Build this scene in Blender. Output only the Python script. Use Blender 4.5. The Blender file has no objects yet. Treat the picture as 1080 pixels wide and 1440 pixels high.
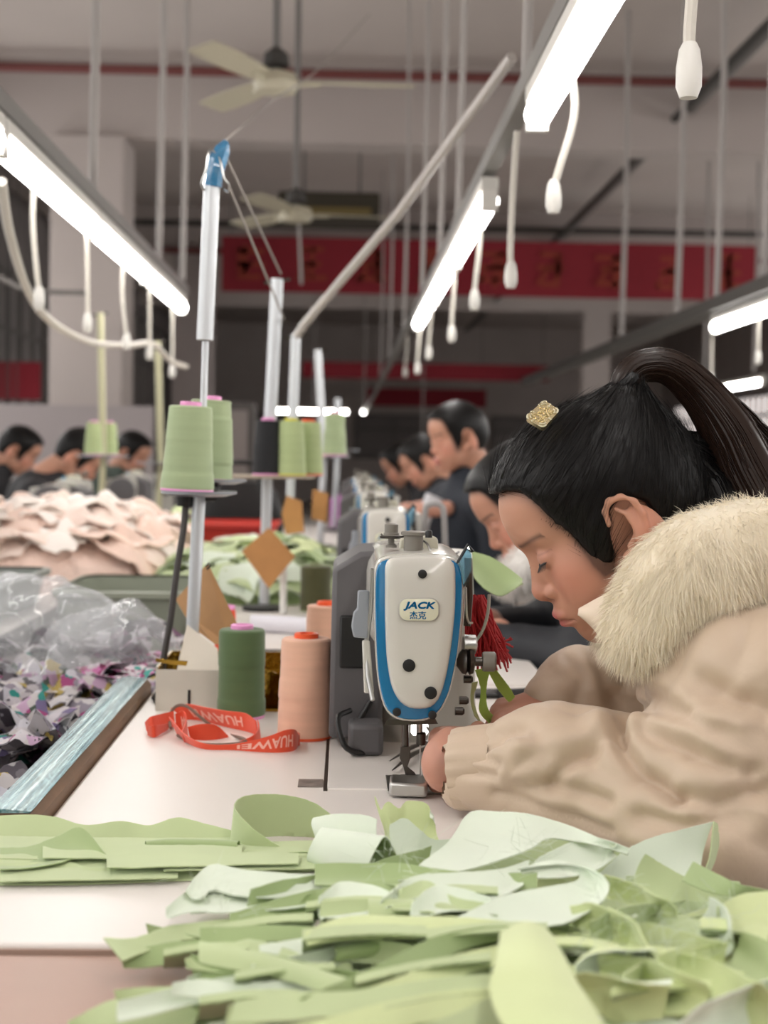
import bpy, bmesh, math, random
import numpy as np
from mathutils import Vector, Matrix

# ------------------------------------------------------------------ camera, world, exposure
scn = bpy.context.scene
COL = scn.collection
FP, ZT, H0 = 2050.0, 0.75, 0.364
ZC = ZT + H0
ROLL = math.radians(0.9)
_x, _y = -55 / FP, 83 / FP
YAW = -(_x * math.cos(ROLL) - _y * math.sin(ROLL))
PITCH = _x * math.sin(ROLL) + _y * math.cos(ROLL)
CR = Matrix.Rotation(-YAW, 3, 'Z') @ Matrix.Rotation(math.pi / 2 - PITCH, 3, 'X') @ Matrix.Rotation(ROLL, 3, 'Z')
cd = bpy.data.cameras.new('camera')
cam = bpy.data.objects.new('camera', cd)
COL.objects.link(cam)
cam.matrix_world = Matrix.Translation((0, 0, ZC)) @ CR.to_4x4()
cd.sensor_width = 36.0
cd.lens = FP / 1440 * 36.0
cd.clip_start = 0.05
cd.clip_end = 100
cd.dof.use_dof = True
cd.dof.focus_distance = 1.5
cd.dof.aperture_fstop = 51.25 / 9.0
scn.camera = cam
scn.view_settings.view_transform = 'Standard'
scn.view_settings.look = 'None'
scn.view_settings.gamma = 1
scn.view_settings.use_curve_mapping = False
scn.view_settings.exposure = 0.03
W = bpy.data.worlds.new('hall_light')
scn.world = W
W.use_nodes = True
W.node_tree.nodes['Background'].inputs[0].default_value = (1.0, 0.98, 0.955, 1)
W.node_tree.nodes['Background'].inputs[1].default_value = 1.85
TUBE = 20.0          # emission of the fluorescent tubes

rng = random.Random(7)
nrg = np.random.default_rng(7)


def pix(px, py, d):
    """world point seen at photo pixel, on the plane y = d"""
    v = CR @ Vector(((px - 540) / FP, (720 - py) / FP, -1))
    t = d / v.y
    return Vector((0, 0, ZC)) + v * t


def onz(px, py, z=0.0):
    """world point seen at photo pixel, z metres above the table top"""
    v = CR @ Vector(((px - 540) / FP, (720 - py) / FP, -1))
    t = (ZT + z - ZC) / v.z
    return Vector((0, 0, ZC)) + v * t


# ------------------------------------------------------------------ materials
def lin(c):
    return tuple(((x / 255) / 12.92 if x / 255 <= 0.04045 else ((x / 255 + 0.055) / 1.055) ** 2.4) for x in c) + (1,)


MATS = {}


def mat(name, col, rough=0.5, metal=0.0, var=None, bump=None, sheen=0.0, trans=0.0, alpha=1.0, emit=0.0, coat=0.0,
        sss=0.0, stretch=(1, 1, 1), col2=None, attr=None, spec=0.5):
    if name in MATS:
        return MATS[name]
    m = bpy.data.materials.new(name)
    m.use_nodes = True
    nt = m.node_tree
    b = nt.nodes['Principled BSDF']
    I = b.inputs
    c = lin(col)
    I['Base Color'].default_value = c
    I['Roughness'].default_value = rough
    I['Metallic'].default_value = metal
    I['Specular IOR Level'].default_value = spec
    I['Sheen Weight'].default_value = sheen
    I['Transmission Weight'].default_value = trans
    I['Alpha'].default_value = alpha
    I['Coat Weight'].default_value = coat
    if sss:
        I['Subsurface Weight'].default_value = sss
        I['Subsurface Radius'].default_value = (0.012, 0.005, 0.003)
        I['Subsurface Scale'].default_value = 0.6
    if emit:
        I['Emission Color'].default_value = c
        I['Emission Strength'].default_value = emit
    src = None
    if attr:
        a = nt.nodes.new('ShaderNodeAttribute')
        a.attribute_name = attr
        src = a.outputs['Color']
        nt.links.new(src, I['Base Color'])
    if var or bump:
        tc = nt.nodes.new('ShaderNodeTexCoord')
        mp = nt.nodes.new('ShaderNodeMapping')
        mp.inputs['Scale'].default_value = stretch
        nt.links.new(tc.outputs['Object'], mp.inputs[0])
    if var:
        n = nt.nodes.new('ShaderNodeTexNoise')
        n.inputs['Scale'].default_value = var[0]
        n.inputs['Detail'].default_value = 5
        nt.links.new(mp.outputs[0], n.inputs['Vector'])
        r = nt.nodes.new('ShaderNodeMapRange')
        r.inputs[1].default_value = 0.3
        r.inputs[2].default_value = 0.7
        nt.links.new(n.outputs[0], r.inputs[0])
        mx = nt.nodes.new('ShaderNodeMix')
        mx.data_type = 'RGBA'
        nt.links.new(r.outputs[0], mx.inputs[0])
        if col2:
            mx.inputs[6].default_value = c
            mx.inputs[7].default_value = lin(col2)
        else:
            k = var[1]
            mx.inputs[6].default_value = tuple(min(1, q * (1 + k)) for q in c[:3]) + (1,)
            mx.inputs[7].default_value = tuple(q * (1 - k) for q in c[:3]) + (1,)
        nt.links.new(mx.outputs[2], I['Base Color'])
    if bump:
        n = nt.nodes.new('ShaderNodeTexNoise')
        n.inputs['Scale'].default_value = bump[0]
        n.inputs['Detail'].default_value = 4
        nt.links.new(mp.outputs[0], n.inputs['Vector'])
        bp = nt.nodes.new('ShaderNodeBump')
        bp.inputs['Strength'].default_value = bump[1]
        bp.inputs['Distance'].default_value = bump[2] if len(bump) > 2 else 0.002
        nt.links.new(n.outputs[0], bp.inputs['Height'])
        nt.links.new(bp.outputs[0], I['Normal'])
    MATS[name] = m
    return m


def palette_mat(name, cols, scale, rough=0.8, dist=0.35):
    """floral print: coloured blotches on a pale cloth"""
    m = bpy.data.materials.new(name)
    m.use_nodes = True
    nt = m.node_tree
    b = nt.nodes['Principled BSDF']
    b.inputs['Roughness'].default_value = rough
    tc = nt.nodes.new('ShaderNodeTexCoord')
    nz = nt.nodes.new('ShaderNodeTexNoise')
    nz.inputs['Scale'].default_value = scale * 1.3
    nt.links.new(tc.outputs['Object'], nz.inputs['Vector'])
    ad = nt.nodes.new('ShaderNodeVectorMath')
    ad.operation = 'MULTIPLY_ADD'
    ad.inputs[1].default_value = (dist / scale * 2,) * 3
    nt.links.new(nz.outputs['Color'], ad.inputs[0])
    nt.links.new(tc.outputs['Object'], ad.inputs[2])
    vo = nt.nodes.new('ShaderNodeTexVoronoi')
    vo.inputs['Scale'].default_value = scale
    nt.links.new(ad.outputs[0], vo.inputs['Vector'])
    sp = nt.nodes.new('ShaderNodeSeparateColor')
    nt.links.new(vo.outputs['Color'], sp.inputs[0])
    cr = nt.nodes.new('ShaderNodeValToRGB')
    cr.color_ramp.interpolation = 'CONSTANT'
    while len(cr.color_ramp.elements) < len(cols):
        cr.color_ramp.elements.new(0.5)
    for i, c in enumerate(cols):
        cr.color_ramp.elements[i].position = i / len(cols)
        cr.color_ramp.elements[i].color = lin(c)
    nt.links.new(sp.outputs[0], cr.inputs[0])
    nt.links.new(cr.outputs[0], b.inputs['Base Color'])
    MATS[name] = m
    return m


# ------------------------------------------------------------------ mesh helpers
class MB:
    def __init__(self):
        self.v, self.f, self.mi = [], [], []

    def add(self, vs, fs, mi=0):
        o = len(self.v)
        self.v += [tuple(p) for p in vs]
        self.f += [tuple(i + o for i in q) for q in fs]
        self.mi += [mi] * len(fs)
        return self

    def box(self, c, s, rot=None, mi=0):
        hx, hy, hz = s[0] / 2, s[1] / 2, s[2] / 2
        vs = [Vector((x, y, z)) for x in (-hx, hx) for y in (-hy, hy) for z in (-hz, hz)]
        if rot is not None:
            vs = [rot @ p for p in vs]
        vs = [p + Vector(c) for p in vs]
        return self.add(vs, [(0, 1, 3, 2), (4, 6, 7, 5), (0, 4, 5, 1), (2, 3, 7, 6), (0, 2, 6, 4), (1, 5, 7, 3)], mi)

    def bx(self, x0, x1, y0, y1, z0, z1, mi=0):
        return self.box(((x0 + x1) / 2, (y0 + y1) / 2, (z0 + z1) / 2), (x1 - x0, y1 - y0, z1 - z0), None, mi)

    def tube(self, pts, r, n=10, cap=True, flat=1.0, mi=0):
        pts = [Vector(p) for p in pts]
        rs = r if isinstance(r, (list, tuple)) else [r] * len(pts)
        vs, fs = [], []
        up = None
        for i, p in enumerate(pts):
            t = (pts[min(i + 1, len(pts) - 1)] - pts[max(i - 1, 0)]).normalized()
            if up is None:
                up = Vector((0, 0, 1)) if abs(t.z) < 0.9 else Vector((0, 1, 0))
            a = t.cross(up)
            a.normalize()
            b = a.cross(t)
            b.normalize()
            up = b
            for k in range(n):
                w = 2 * math.pi * k / n
                vs.append(p + (a * math.cos(w) + b * math.sin(w) * flat) * rs[i])
        for i in range(len(pts) - 1):
            for k in range(n):
                fs.append((i * n + k, i * n + (k + 1) % n, (i + 1) * n + (k + 1) % n, (i + 1) * n + k))
        if cap:
            fs.append(tuple(range(n - 1, -1, -1)))
            fs.append(tuple(range((len(pts) - 1) * n, len(pts) * n)))
        return self.add(vs, fs, mi)

    def lathe(self, prof, n=32, M=None, mi=0, cap=True):
        M = M or Matrix()
        vs = [M @ Vector((r * math.cos(2 * math.pi * k / n), r * math.sin(2 * math.pi * k / n), z)) for r, z in prof for k in range(n)]
        fs = []
        for i in range(len(prof) - 1):
            for k in range(n):
                fs.append((i * n + k, i * n + (k + 1) % n, (i + 1) * n + (k + 1) % n, (i + 1) * n + k))
        if cap:
            fs.append(tuple(range(n - 1, -1, -1)))
            fs.append(tuple(range((len(prof) - 1) * n, len(prof) * n)))
        return self.add(vs, fs, mi)

    def loft(self, loops, mi=0, cap=True):
        n = len(loops[0])
        vs = [p for L in loops for p in L]
        fs = []
        for i in range(len(loops) - 1):
            for k in range(n):
                fs.append((i * n + k, i * n + (k + 1) % n, (i + 1) * n + (k + 1) % n, (i + 1) * n + k))
        if cap:
            fs.append(tuple(range(n - 1, -1, -1)))
            fs.append(tuple(range((len(loops) - 1) * n, len(loops) * n)))
        return self.add(vs, fs, mi)

    def sheet(self, G, thick=0.0008, mi=(0, 1)):
        """two-faced cloth from a grid of points"""
        G = np.asarray(G, float)
        nu, nv = G.shape[:2]
        du = np.gradient(G, axis=0)
        dv = np.gradient(G, axis=1)
        N = np.cross(du, dv)
        N /= np.linalg.norm(N, axis=2, keepdims=True) + 1e-12
        top = (G + N * thick / 2).reshape(-1, 3)
        bot = (G - N * thick / 2).reshape(-1, 3)
        idx = np.arange(nu * nv).reshape(nu, nv)
        q = [(idx[i, j], idx[i + 1, j], idx[i + 1, j + 1], idx[i, j + 1]) for i in range(nu - 1) for j in range(nv - 1)]
        self.add(top, q, mi[0])
        self.add(bot, [t[::-1] for t in q], mi[1])
        o = len(self.v) - 2 * nu * nv
        k = nu * nv
        ring = [idx[i, 0] for i in range(nu)] + [idx[-1, j] for j in range(1, nv)] + [idx[i, -1] for i in range(nu - 2, -1, -1)] + [idx[0, j] for j in range(nv - 2, 0, -1)]
        for a, b in zip(ring, ring[1:] + ring[:1]):
            self.f.append((o + b, o + a, o + a + k, o + b + k))
            self.mi.append(mi[0])
        return self

    def build(self, name, mats, parent=None, smooth=35, bevel=0.0, world=True):
        me = bpy.data.meshes.new(name)
        vs = np.array(self.v, float)
        if parent is not None and world:
            vs = vs - np.array(parent_loc(parent))
        me.from_pydata([tuple(p) for p in vs], [], self.f)
        return finish(name, me, mats, parent, smooth, bevel, self.mi)


def parent_loc(p):
    l = Vector(p.location)
    while p.parent:
        p = p.parent
        l = l + p.location
    return l


def finish(name, me, mats, parent=None, smooth=35, bevel=0.0, mi=None):
    if not isinstance(mats, (list, tuple)):
        mats = [mats]
    for m in mats:
        me.materials.append(m)
    if mi is not None and len(mats) > 1:
        me.polygons.foreach_set('material_index', np.array(mi, dtype=np.int32))
    if smooth:
        me.polygons.foreach_set('use_smooth', np.ones(len(me.polygons), dtype=bool))
        if smooth < 180:
            me.set_sharp_from_angle(angle=math.radians(smooth))
    me.update()
    o = bpy.data.objects.new(name, me)
    COL.objects.link(o)
    if parent is not None:
        o.parent = parent
    if bevel:
        md = o.modifiers.new('bevel', 'BEVEL')
        md.width = bevel
        md.segments = 2
        md.limit_method = 'ANGLE'
        md.angle_limit = math.radians(40)
    return o


def tag(o, label, cat, group=None):
    o['label'] = label
    o['category'] = cat
    if group:
        o['group'] = group
    return o


def thing(name, label, cat, loc=(0, 0, 0), group=None):
    o = bpy.data.objects.new(name, None)
    COL.objects.link(o)
    o.empty_display_size = 0.05
    o.location = loc
    return tag(o, label, cat, group)


def struct(o):
    o['kind'] = 'structure'
    return o


def copy_tree(o, parent=None):
    c = o.copy()
    COL.objects.link(c)
    c.parent = parent
    for ch in list(o.children):
        copy_tree(ch, c)
    return c


def spl(pts, n):
    """Catmull-Rom resample"""
    P = np.array([tuple(p) for p in pts], float)
    if len(P) == 2:
        t = np.linspace(0, 1, n)[:, None]
        return P[0] * (1 - t) + P[1] * t
    Q = np.vstack([2 * P[0] - P[1], P, 2 * P[-1] - P[-2]])
    s = np.linspace(0, len(P) - 1 - 1e-6, n)
    i = s.astype(int)
    t = (s - i)[:, None]
    a, b, c, d = Q[i], Q[i + 1], Q[i + 2], Q[i + 3]
    return 0.5 * (2 * b + (c - a) * t + (2 * a - 5 * b + 4 * c - d) * t ** 2 + (3 * b - a - 3 * c + d) * t ** 3)


def vnoise(P, seed=0):
    """smooth value noise in [-1, 1] on an (N,3) array"""
    P = np.asarray(P, np.float64)
    i = np.floor(P).astype(np.int64)
    f = P - i
    f = f * f * (3 - 2 * f)

    def h(ix, iy, iz):
        n = (ix * 73856093) ^ (iy * 19349663) ^ (iz * 83492791) ^ (seed * 2654435761)
        n = (n ^ (n >> 13)) * 1274126177
        n = n & 0x7fffffff
        return ((n ^ (n >> 16)) & 0xffff) / 32767.5 - 1.0
    r = 0
    for dx in (0, 1):
        for dy in (0, 1):
            for dz in (0, 1):
                w = (f[:, 0] if dx else 1 - f[:, 0]) * (f[:, 1] if dy else 1 - f[:, 1]) * (f[:, 2] if dz else 1 - f[:, 2])
                r = r + w * h(i[:, 0] + dx, i[:, 1] + dy, i[:, 2] + dz)
    return r


# ------------------------------------------------------------------ implicit surfaces for bodies and clothing
def s_ell(P, c, r, R=None):
    Q = P - np.asarray(c)
    if R is not None:
        Q = Q @ np.asarray(R)
    r = np.asarray(r, float)
    k0 = np.sqrt(((Q / r) ** 2).sum(1)) + 1e-9
    k1 = np.sqrt(((Q / r ** 2) ** 2).sum(1)) + 1e-9
    return k0 * (k0 - 1) / k1


def s_cap(P, a, b, ra, rb=None):
    rb = ra if rb is None else rb
    a = np.asarray(a, float)
    b = np.asarray(b, float)
    ab = b - a
    t = np.clip(((P - a) @ ab) / (ab @ ab), 0, 1)
    return np.sqrt(((P - a - t[:, None] * ab) ** 2).sum(1)) - (ra + (rb - ra) * t)


def smin(a, b, k):
    h = np.clip(0.5 + 0.5 * (b - a) / k, 0, 1)
    return b * (1 - h) + a * h - k * h * (1 - h)


def smax(a, b, k):
    return -smin(-a, -b, k)


def nets(fn, lo, hi, h):
    """naive surface nets of the implicit function fn; returns vertices, quads"""
    lo = np.array(lo, float)
    n = np.ceil((np.array(hi) - lo) / h).astype(int) + 1
    ax = [lo[k] + h * np.arange(n[k]) for k in range(3)]
    V = np.empty(n, np.float32)
    Y, Z = np.meshgrid(ax[1], ax[2], indexing='ij')
    yz = np.stack([Y.ravel(), Z.ravel()], 1)
    step = max(1, int(400000 / len(yz)))
    for i in range(0, n[0], step):
        xs = ax[0][i:i + step]
        P = np.concatenate([np.repeat(xs, len(yz))[:, None], np.tile(yz, (len(xs), 1))], 1)
        V[i:i + step] = fn(P).reshape(len(xs), n[1], n[2])
    S = V < 0
    c = [slice(0, -1), slice(1, None)]
    cnt = sum(S[c[a], c[b], c[d]].astype(np.int8) for a in (0, 1) for b in (0, 1) for d in (0, 1))
    act = (cnt > 0) & (cnt < 8)
    ids = -np.ones(act.shape, np.int64)
    I = np.argwhere(act)
    ids[act] = np.arange(len(I))
    acc = np.zeros((len(I), 3))
    num = np.zeros(len(I))
    cor = [(a, b, d) for a in (0, 1) for b in (0, 1) for d in (0, 1)]
    for p in cor:
        for q in cor:
            df = np.subtract(q, p)
            if df.sum() == 1 and (df >= 0).all():
                v0 = V[I[:, 0] + p[0], I[:, 1] + p[1], I[:, 2] + p[2]]
                v1 = V[I[:, 0] + q[0], I[:, 1] + q[1], I[:, 2] + q[2]]
                cr = (v0 < 0) != (v1 < 0)
                t = np.where(cr, v0 / np.where(cr, v0 - v1, 1), 0)
                acc += cr[:, None] * (np.array(p) + t[:, None] * df)
                num += cr
    verts = lo + h * (I + acc / num[:, None])
    quads = []
    for k in range(3):
        s0 = [slice(1, -1)] * 3
        a = [slice(1, -1)] * 3
        a[k] = slice(0, -1)
        b = [slice(1, -1)] * 3
        b[k] = slice(1, None)
        A, B = S[tuple(a)], S[tuple(b)]
        E = np.argwhere(A != B)
        off = np.array([1, 1, 1])
        off[k] = 0
        E0 = E + off
        flip = A[tuple(E.T)]
        u, w = [(1, 2), (2, 0), (0, 1)][k]
        e = np.eye(3, dtype=int)
        g = lambda du, dw: ids[tuple((E0 - e[u] * du - e[w] * dw).T)]
        Q = np.stack([g(1, 1), g(0, 1), g(0, 0), g(1, 0)], 1)
        Q[~flip] = Q[~flip][:, ::-1]
        quads.append(Q)
    Q = np.vstack(quads)
    return verts, Q[(Q >= 0).all(1)]


def np_mesh(name, V, Q):
    me = bpy.data.meshes.new(name)
    V = np.asarray(V, np.float32)
    Q = np.asarray(Q, np.int32)
    k = Q.shape[1]
    me.vertices.add(len(V))
    me.vertices.foreach_set('co', V.ravel())
    me.loops.add(Q.size)
    me.loops.foreach_set('vertex_index', Q.ravel())
    me.polygons.add(len(Q))
    me.polygons.foreach_set('loop_start', np.arange(0, Q.size, k, dtype=np.int32))
    me.update(calc_edges=True)
    me.validate()
    return me


def relax(V, Q, it=1, lam=0.5):
    """umbrella smoothing"""
    V = V.copy()
    e = np.vstack([Q[:, [0, 1]], Q[:, [1, 2]], Q[:, [2, 3]], Q[:, [3, 0]]])
    for _ in range(it):
        s = np.zeros_like(V)
        c = np.zeros(len(V))
        np.add.at(s, e[:, 0], V[e[:, 1]])
        np.add.at(c, e[:, 0], 1)
        np.add.at(s, e[:, 1], V[e[:, 0]])
        np.add.at(c, e[:, 1], 1)
        V = V * (1 - lam) + lam * s / c[:, None]
    return V


def vnormals(V, Q):
    n = np.cross(V[Q[:, 2]] - V[Q[:, 0]], V[Q[:, 3]] - V[Q[:, 1]])
    N = np.zeros_like(V)
    for k in range(4):
        np.add.at(N, Q[:, k], n)
    return N / (np.linalg.norm(N, axis=1, keepdims=True) + 1e-12)


def strands(name, roots, dirs, length, width, material, parent, droop=(0, 0, 0), seg=3, jitter=0.3, seed=1):
    """fur or loose hair: tapering blades of a few triangles each"""
    r = np.random.default_rng(seed)
    n = len(roots)
    L = length * r.uniform(0.6, 1.2, n)[:, None]
    d = dirs + r.normal(0, jitter, (n, 3))
    d /= np.linalg.norm(d, axis=1, keepdims=True)
    side = np.cross(d, r.normal(0, 1, (n, 3)))
    side /= np.linalg.norm(side, axis=1, keepdims=True)
    V = []
    for k in range(seg + 1):
        t = k / seg
        c = roots + d * L * t + np.asarray(droop) * (L * t * t)
        w = width * (1 - 0.85 * t)
        V += [c - side * w, c + side * w]
    V = np.stack(V, 1).reshape(-1, 3)
    b = np.arange(n)[:, None] * (2 * seg + 2)
    Q = np.concatenate([b + np.array([[2 * k, 2 * k + 1, 2 * k + 3, 2 * k + 2]]) for k in range(seg)])
    V = V - np.array(parent_loc(parent))
    return finish(name, np_mesh(name, V, Q), material, parent, smooth=180)


def rails(A, B, nu=28, nv=8, bulge=0.0, noise=0.0, seed=0, fs=18, edge=0.0):
    """surface between two edge polylines of world points, bulging and crumpled"""
    a, b = spl(A, nu), spl(B, nu)
    v = np.linspace(0, 1, nv)[None, :, None]
    G = a[:, None] * (1 - v) + b[:, None] * v
    N = np.cross(np.gradient(G, axis=0), np.gradient(G, axis=1))
    N /= np.linalg.norm(N, axis=2, keepdims=True) + 1e-12
    if bulge:
        G = G + N * bulge * np.sin(np.pi * v)
    if noise:
        q = vnoise(G.reshape(-1, 3) * fs, seed).reshape(nu, nv, 1) + 0.5 * vnoise(G.reshape(-1, 3) * fs * 2.3, seed + 5).reshape(nu, nv, 1)
        w = np.ones((nu, nv, 1)) if edge else np.sin(np.pi * np.clip(v, 0.04, 0.96)) ** 0.5 * np.ones((nu, nv, 1))
        G = G + N * noise * q * w
    return G


def text_mesh(s, size=1.0, shear=0.0, extrude=0.0, bold=0.0):
    cu = bpy.data.curves.new('t', 'FONT')
    cu.body = s
    cu.size = size
    cu.shear = shear
    cu.extrude = extrude
    cu.offset = bold
    cu.align_x = 'CENTER'
    cu.align_y = 'CENTER'
    cu.resolution_u = 3
    o = bpy.data.objects.new('t', cu)
    COL.objects.link(o)
    bpy.context.view_layer.update()
    me = bpy.data.meshes.new_from_object(o.evaluated_get(bpy.context.evaluated_depsgraph_get()))
    bpy.data.objects.remove(o)
    V = np.array([tuple(v.co) for v in me.vertices])
    F = [tuple(p.vertices) for p in me.polygons]
    bpy.data.meshes.remove(me)
    return V, F

# ------------------------------------------------------------------ the hall
M_wall = mat('wall_paint', (172, 163, 160), 0.85, var=(1.2, 0.08))
M_ceil = mat('ceiling_paint', (196, 187, 182), 0.9, var=(0.6, 0.07))
M_beam = mat('beam_paint', (190, 181, 177), 0.85, var=(0.9, 0.05))
M_dark = mat('dark_wall', (124, 117, 116), 0.8, var=(1.5, 0.12))
M_glass = mat('dark_window_glass', (128, 123, 121), 0.4)
M_frame = mat('window_frame_paint', (112, 108, 106), 0.6)
M_floor = mat('floor_concrete', (198, 193, 186), 0.6, var=(2, 0.1))
M_redpipe = mat('red_pipe', (118, 62, 60), 0.5)
M_grey = mat('grey_conduit', (120, 117, 115), 0.5)
M_darkpipe = mat('dark_pipe', (62, 60, 58), 0.6)
M_white = mat('white_plastic', (222, 220, 214), 0.4)
M_steel = mat('steel', (190, 190, 188), 0.28, 1.0)
M_dsteel = mat('dark_steel', (92, 88, 84), 0.35, 1.0)
M_black = mat('black_plastic', (22, 22, 23), 0.45)

XL, XR, Y0, Y1, ZH = -3.4, 7.2, -5.0, 33.0, 4.0
struct(MB().bx(XL - 0.2, XR + 0.2, Y0, Y1 + 0.2, -0.1, 0).build('floor', M_floor))
struct(MB().bx(XL - 0.2, XR + 0.2, Y0, Y1 + 0.2, ZH, ZH + 0.15).build('ceiling', M_ceil))
wl = struct(MB().bx(XL - 0.2, XL, 12.0, Y1, 0, ZH).build('wall_left', M_dark))
struct(MB().bx(XL - 0.2, XR + 0.2, Y0 - 0.2, Y0, 0, ZH).build('wall_front', M_wall))
wb = struct(MB().bx(XL - 0.2, XR + 0.2, Y1, Y1 + 0.2, 0, ZH).build('wall_back', mat('back_wall_paint', (206, 198, 194), 0.85, var=(0.7, 0.1))))
wr = struct(MB().bx(XR, XR + 0.2, 22.0, Y1, 0, ZH).build('wall_right', M_wall))

# window bays along both sides: sill wall, lintel and posts with open daylight between them
for nm, xa_, xb_, ya_, yb_ in (('wall_right', XR, XR + 0.2, Y0, 22.0), ('wall_left', XL - 0.2, XL, Y0, 12.0)):
    w_ = struct(MB().bx(xa_, xb_, ya_, yb_, 0, 0.8).build(nm, M_wall))
    MB().bx(xa_, xb_, ya_, yb_, 3.45, ZH).build('lintel', M_wall, w_)
    n_ = int((yb_ - ya_) / 3.3)
    for k in range(n_):
        y_ = ya_ + (yb_ - ya_) * k / n_
        MB().bx(xa_, xb_, y_, y_ + 0.3, 0.8, 3.45).build('post', M_beam, w_)
        for j_ in (1, 2):
            yy = y_ + 0.3 + (3.0) * j_ / 3
            MB().bx(xa_ + 0.08, xb_ - 0.08, yy, yy + 0.05, 0.8, 3.45).build('mullion', M_frame, w_)
        MB().bx(xa_ + 0.08, xb_ - 0.08, y_ + 0.3, y_ + (yb_ - ya_) / n_, 2.6, 2.65).build('transom', M_frame, w_)


def window(n, wall, x, y0, y1, z0, z1, pane, nm=3, axis='y'):
    """framed window on a side wall (axis y) or on the back wall (axis x)"""
    o = bpy.data.objects.new('window_%d' % n, None)
    COL.objects.link(o)
    struct(o)
    t = 0.05
    sgn = 1 if (axis == 'y' and x < 0) else -1

    def put(a0, a1, b0, b1, dep):
        m = MB()
        if axis == 'y':
            m.bx(min(x, x + sgn * dep), max(x, x + sgn * dep), a0, a1, b0, b1)
        else:
            m.bx(a0, a1, x - dep, x, b0, b1)
        return m
    put(y0, y1, z0, z1, 0.015).build('glass_pane', pane, o)
    for a in ((y0, y1, z0, z0 + t), (y0, y1, z1 - t, z1), (y0, y0 + t, z0, z1), (y1 - t, y1, z0, z1)):
        put(*a, 0.06).build('window_frame', M_frame, o)
    for k in range(1, nm):
        c = y0 + (y1 - y0) * k / nm
        put(c - 0.025, c + 0.025, z0 + t, z1 - t, 0.05).build('mullion', M_frame, o)
    zc = z0 + (z1 - z0) * 0.66
    put(y0 + t, y1 - t, zc - 0.025, zc + 0.025, 0.045).build('transom', M_frame, o)
    return o


window(1, wl, XL, 12.9, 16.4, 1.1, 2.9, M_glass, 6)
window(2, wl, XL, 18.0, 21.5, 1.1, 3.2, M_glass, 4)
window(3, wl, XL, 23.0, 27.0, 1.1, 3.3, M_glass, 4)
window(4, wl, XL, 28.0, 32.0, 1.1, 3.3, M_glass, 4)
M_day = mat('daylit_window_glass', (255, 244, 240), 0.3, emit=1.1)
window(5, wr, XR, 23.4, 26.6, 1.15, 2.25, M_day, 9)
window(6, wr, XR, 28.4, 31.6, 1.15, 2.25, M_day, 9)
for i, (a, b) in enumerate(((-3.0, -0.3), (0.2, 2.9), (3.3, 6.2))):
    window(7 + i, wb, Y1, a, b, 1.0, 2.0, M_glass, 3, axis='x')

# ceiling beams across the hall and the column they stand on
for y, hgt in ((11.0, 0.57), (17.4, 0.5), (24.0, 0.5), (4.4, 0.57), (-1.8, 0.57)):
    struct(MB().bx(XL, XR, y, y + 0.35, ZH - hgt, ZH).build('ceiling_beam', M_beam))
struct(MB().bx(XL + 0.02, XL + 0.5, Y0, Y1, ZH - 0.3, ZH).build('ceiling_beam', M_beam))
struct(MB().bx(-2.2, -1.66, 10.9, 11.44, 0, ZH - 0.57).build('column', M_beam, bevel=0.01))
struct(MB().bx(-2.05, -1.6, 17.3, 17.8, 0, ZH - 0.5).build('column', M_wall))
struct(MB().bx(3.9, 4.35, 24.0, 24.4, 0, ZH - 0.5).build('column', M_beam))

# partition panels behind the left row
tag(MB().bx(-2.75, -1.35, 10.3, 10.36, 0.0, 1.42).build('partition_panel', mat('pale_panel', (172, 164, 165), 0.7), bevel=0.005),
    'pale grey partition panel standing before the column', 'panel')

# pipes
def pipe(name, pts, r, m, label, cat='pipe', group=None):
    return tag(MB().tube(pts, r, 10).build(name, m), label, cat, group)


pipe('water_pipe', [(XL, 10.75, 3.87), (XR, 10.75, 3.87)], 0.035, M_redpipe, 'dull red sprinkler pipe in front of the nearest ceiling beam')
pipe('water_pipe', [(XL, 16.9, 3.72), (XR, 16.9, 3.72)], 0.035, M_darkpipe, 'dark pipe crossing below the ceiling behind the first beam')
pipe('water_pipe', [(XL, 17.2, 3.45), (XR, 17.2, 3.45)], 0.04, M_redpipe, 'dull red pipe along the lower edge of the second beam')
pipe('cable_conduit', [(2.56, 1.0, 3.75), (2.56, 30, 3.75)], 0.05, M_grey, 'grey conduit under the ceiling running down the hall on the window side')
pipe('cable_conduit', [(2.44, 1.0, 3.66), (2.44, 30, 3.66)], 0.03, M_darkpipe, 'dark conduit beside the grey ceiling conduit')
pipe('cable_conduit', [(-2.9, 2.0, 3.6), (-2.9, 30, 3.6)], 0.04, M_darkpipe, 'dark conduit along the left ceiling beam')
a = tag(MB().bx(-0.62, 0.28, 13.0, 13.5, 3.18, 3.42).build('wall_unit', mat('dark_unit', (64, 58, 46), 0.7), bevel=0.02),
        'dark boxy ventilation unit hanging behind the first beam', 'ventilation unit')
MB().bx(-0.55, 0.2, 12.97, 13.0, 3.22, 3.28).build('louvre', mat('brass_strip', (120, 104, 60), 0.5), a)
MB().tube([(-0.4, 13.25, 3.42), (-0.4, 13.25, 4.0)], 0.012, 6).build('hanger', M_grey, a)
MB().tube([(0.1, 13.25, 3.42), (0.1, 13.25, 4.0)], 0.012, 6).build('hanger', M_grey, a)

# red banners
M_red = mat('banner_red', (140, 26, 42), 0.75, var=(1.0, 0.08))
M_yel = mat('banner_yellow', (150, 58, 44), 0.8)


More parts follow.
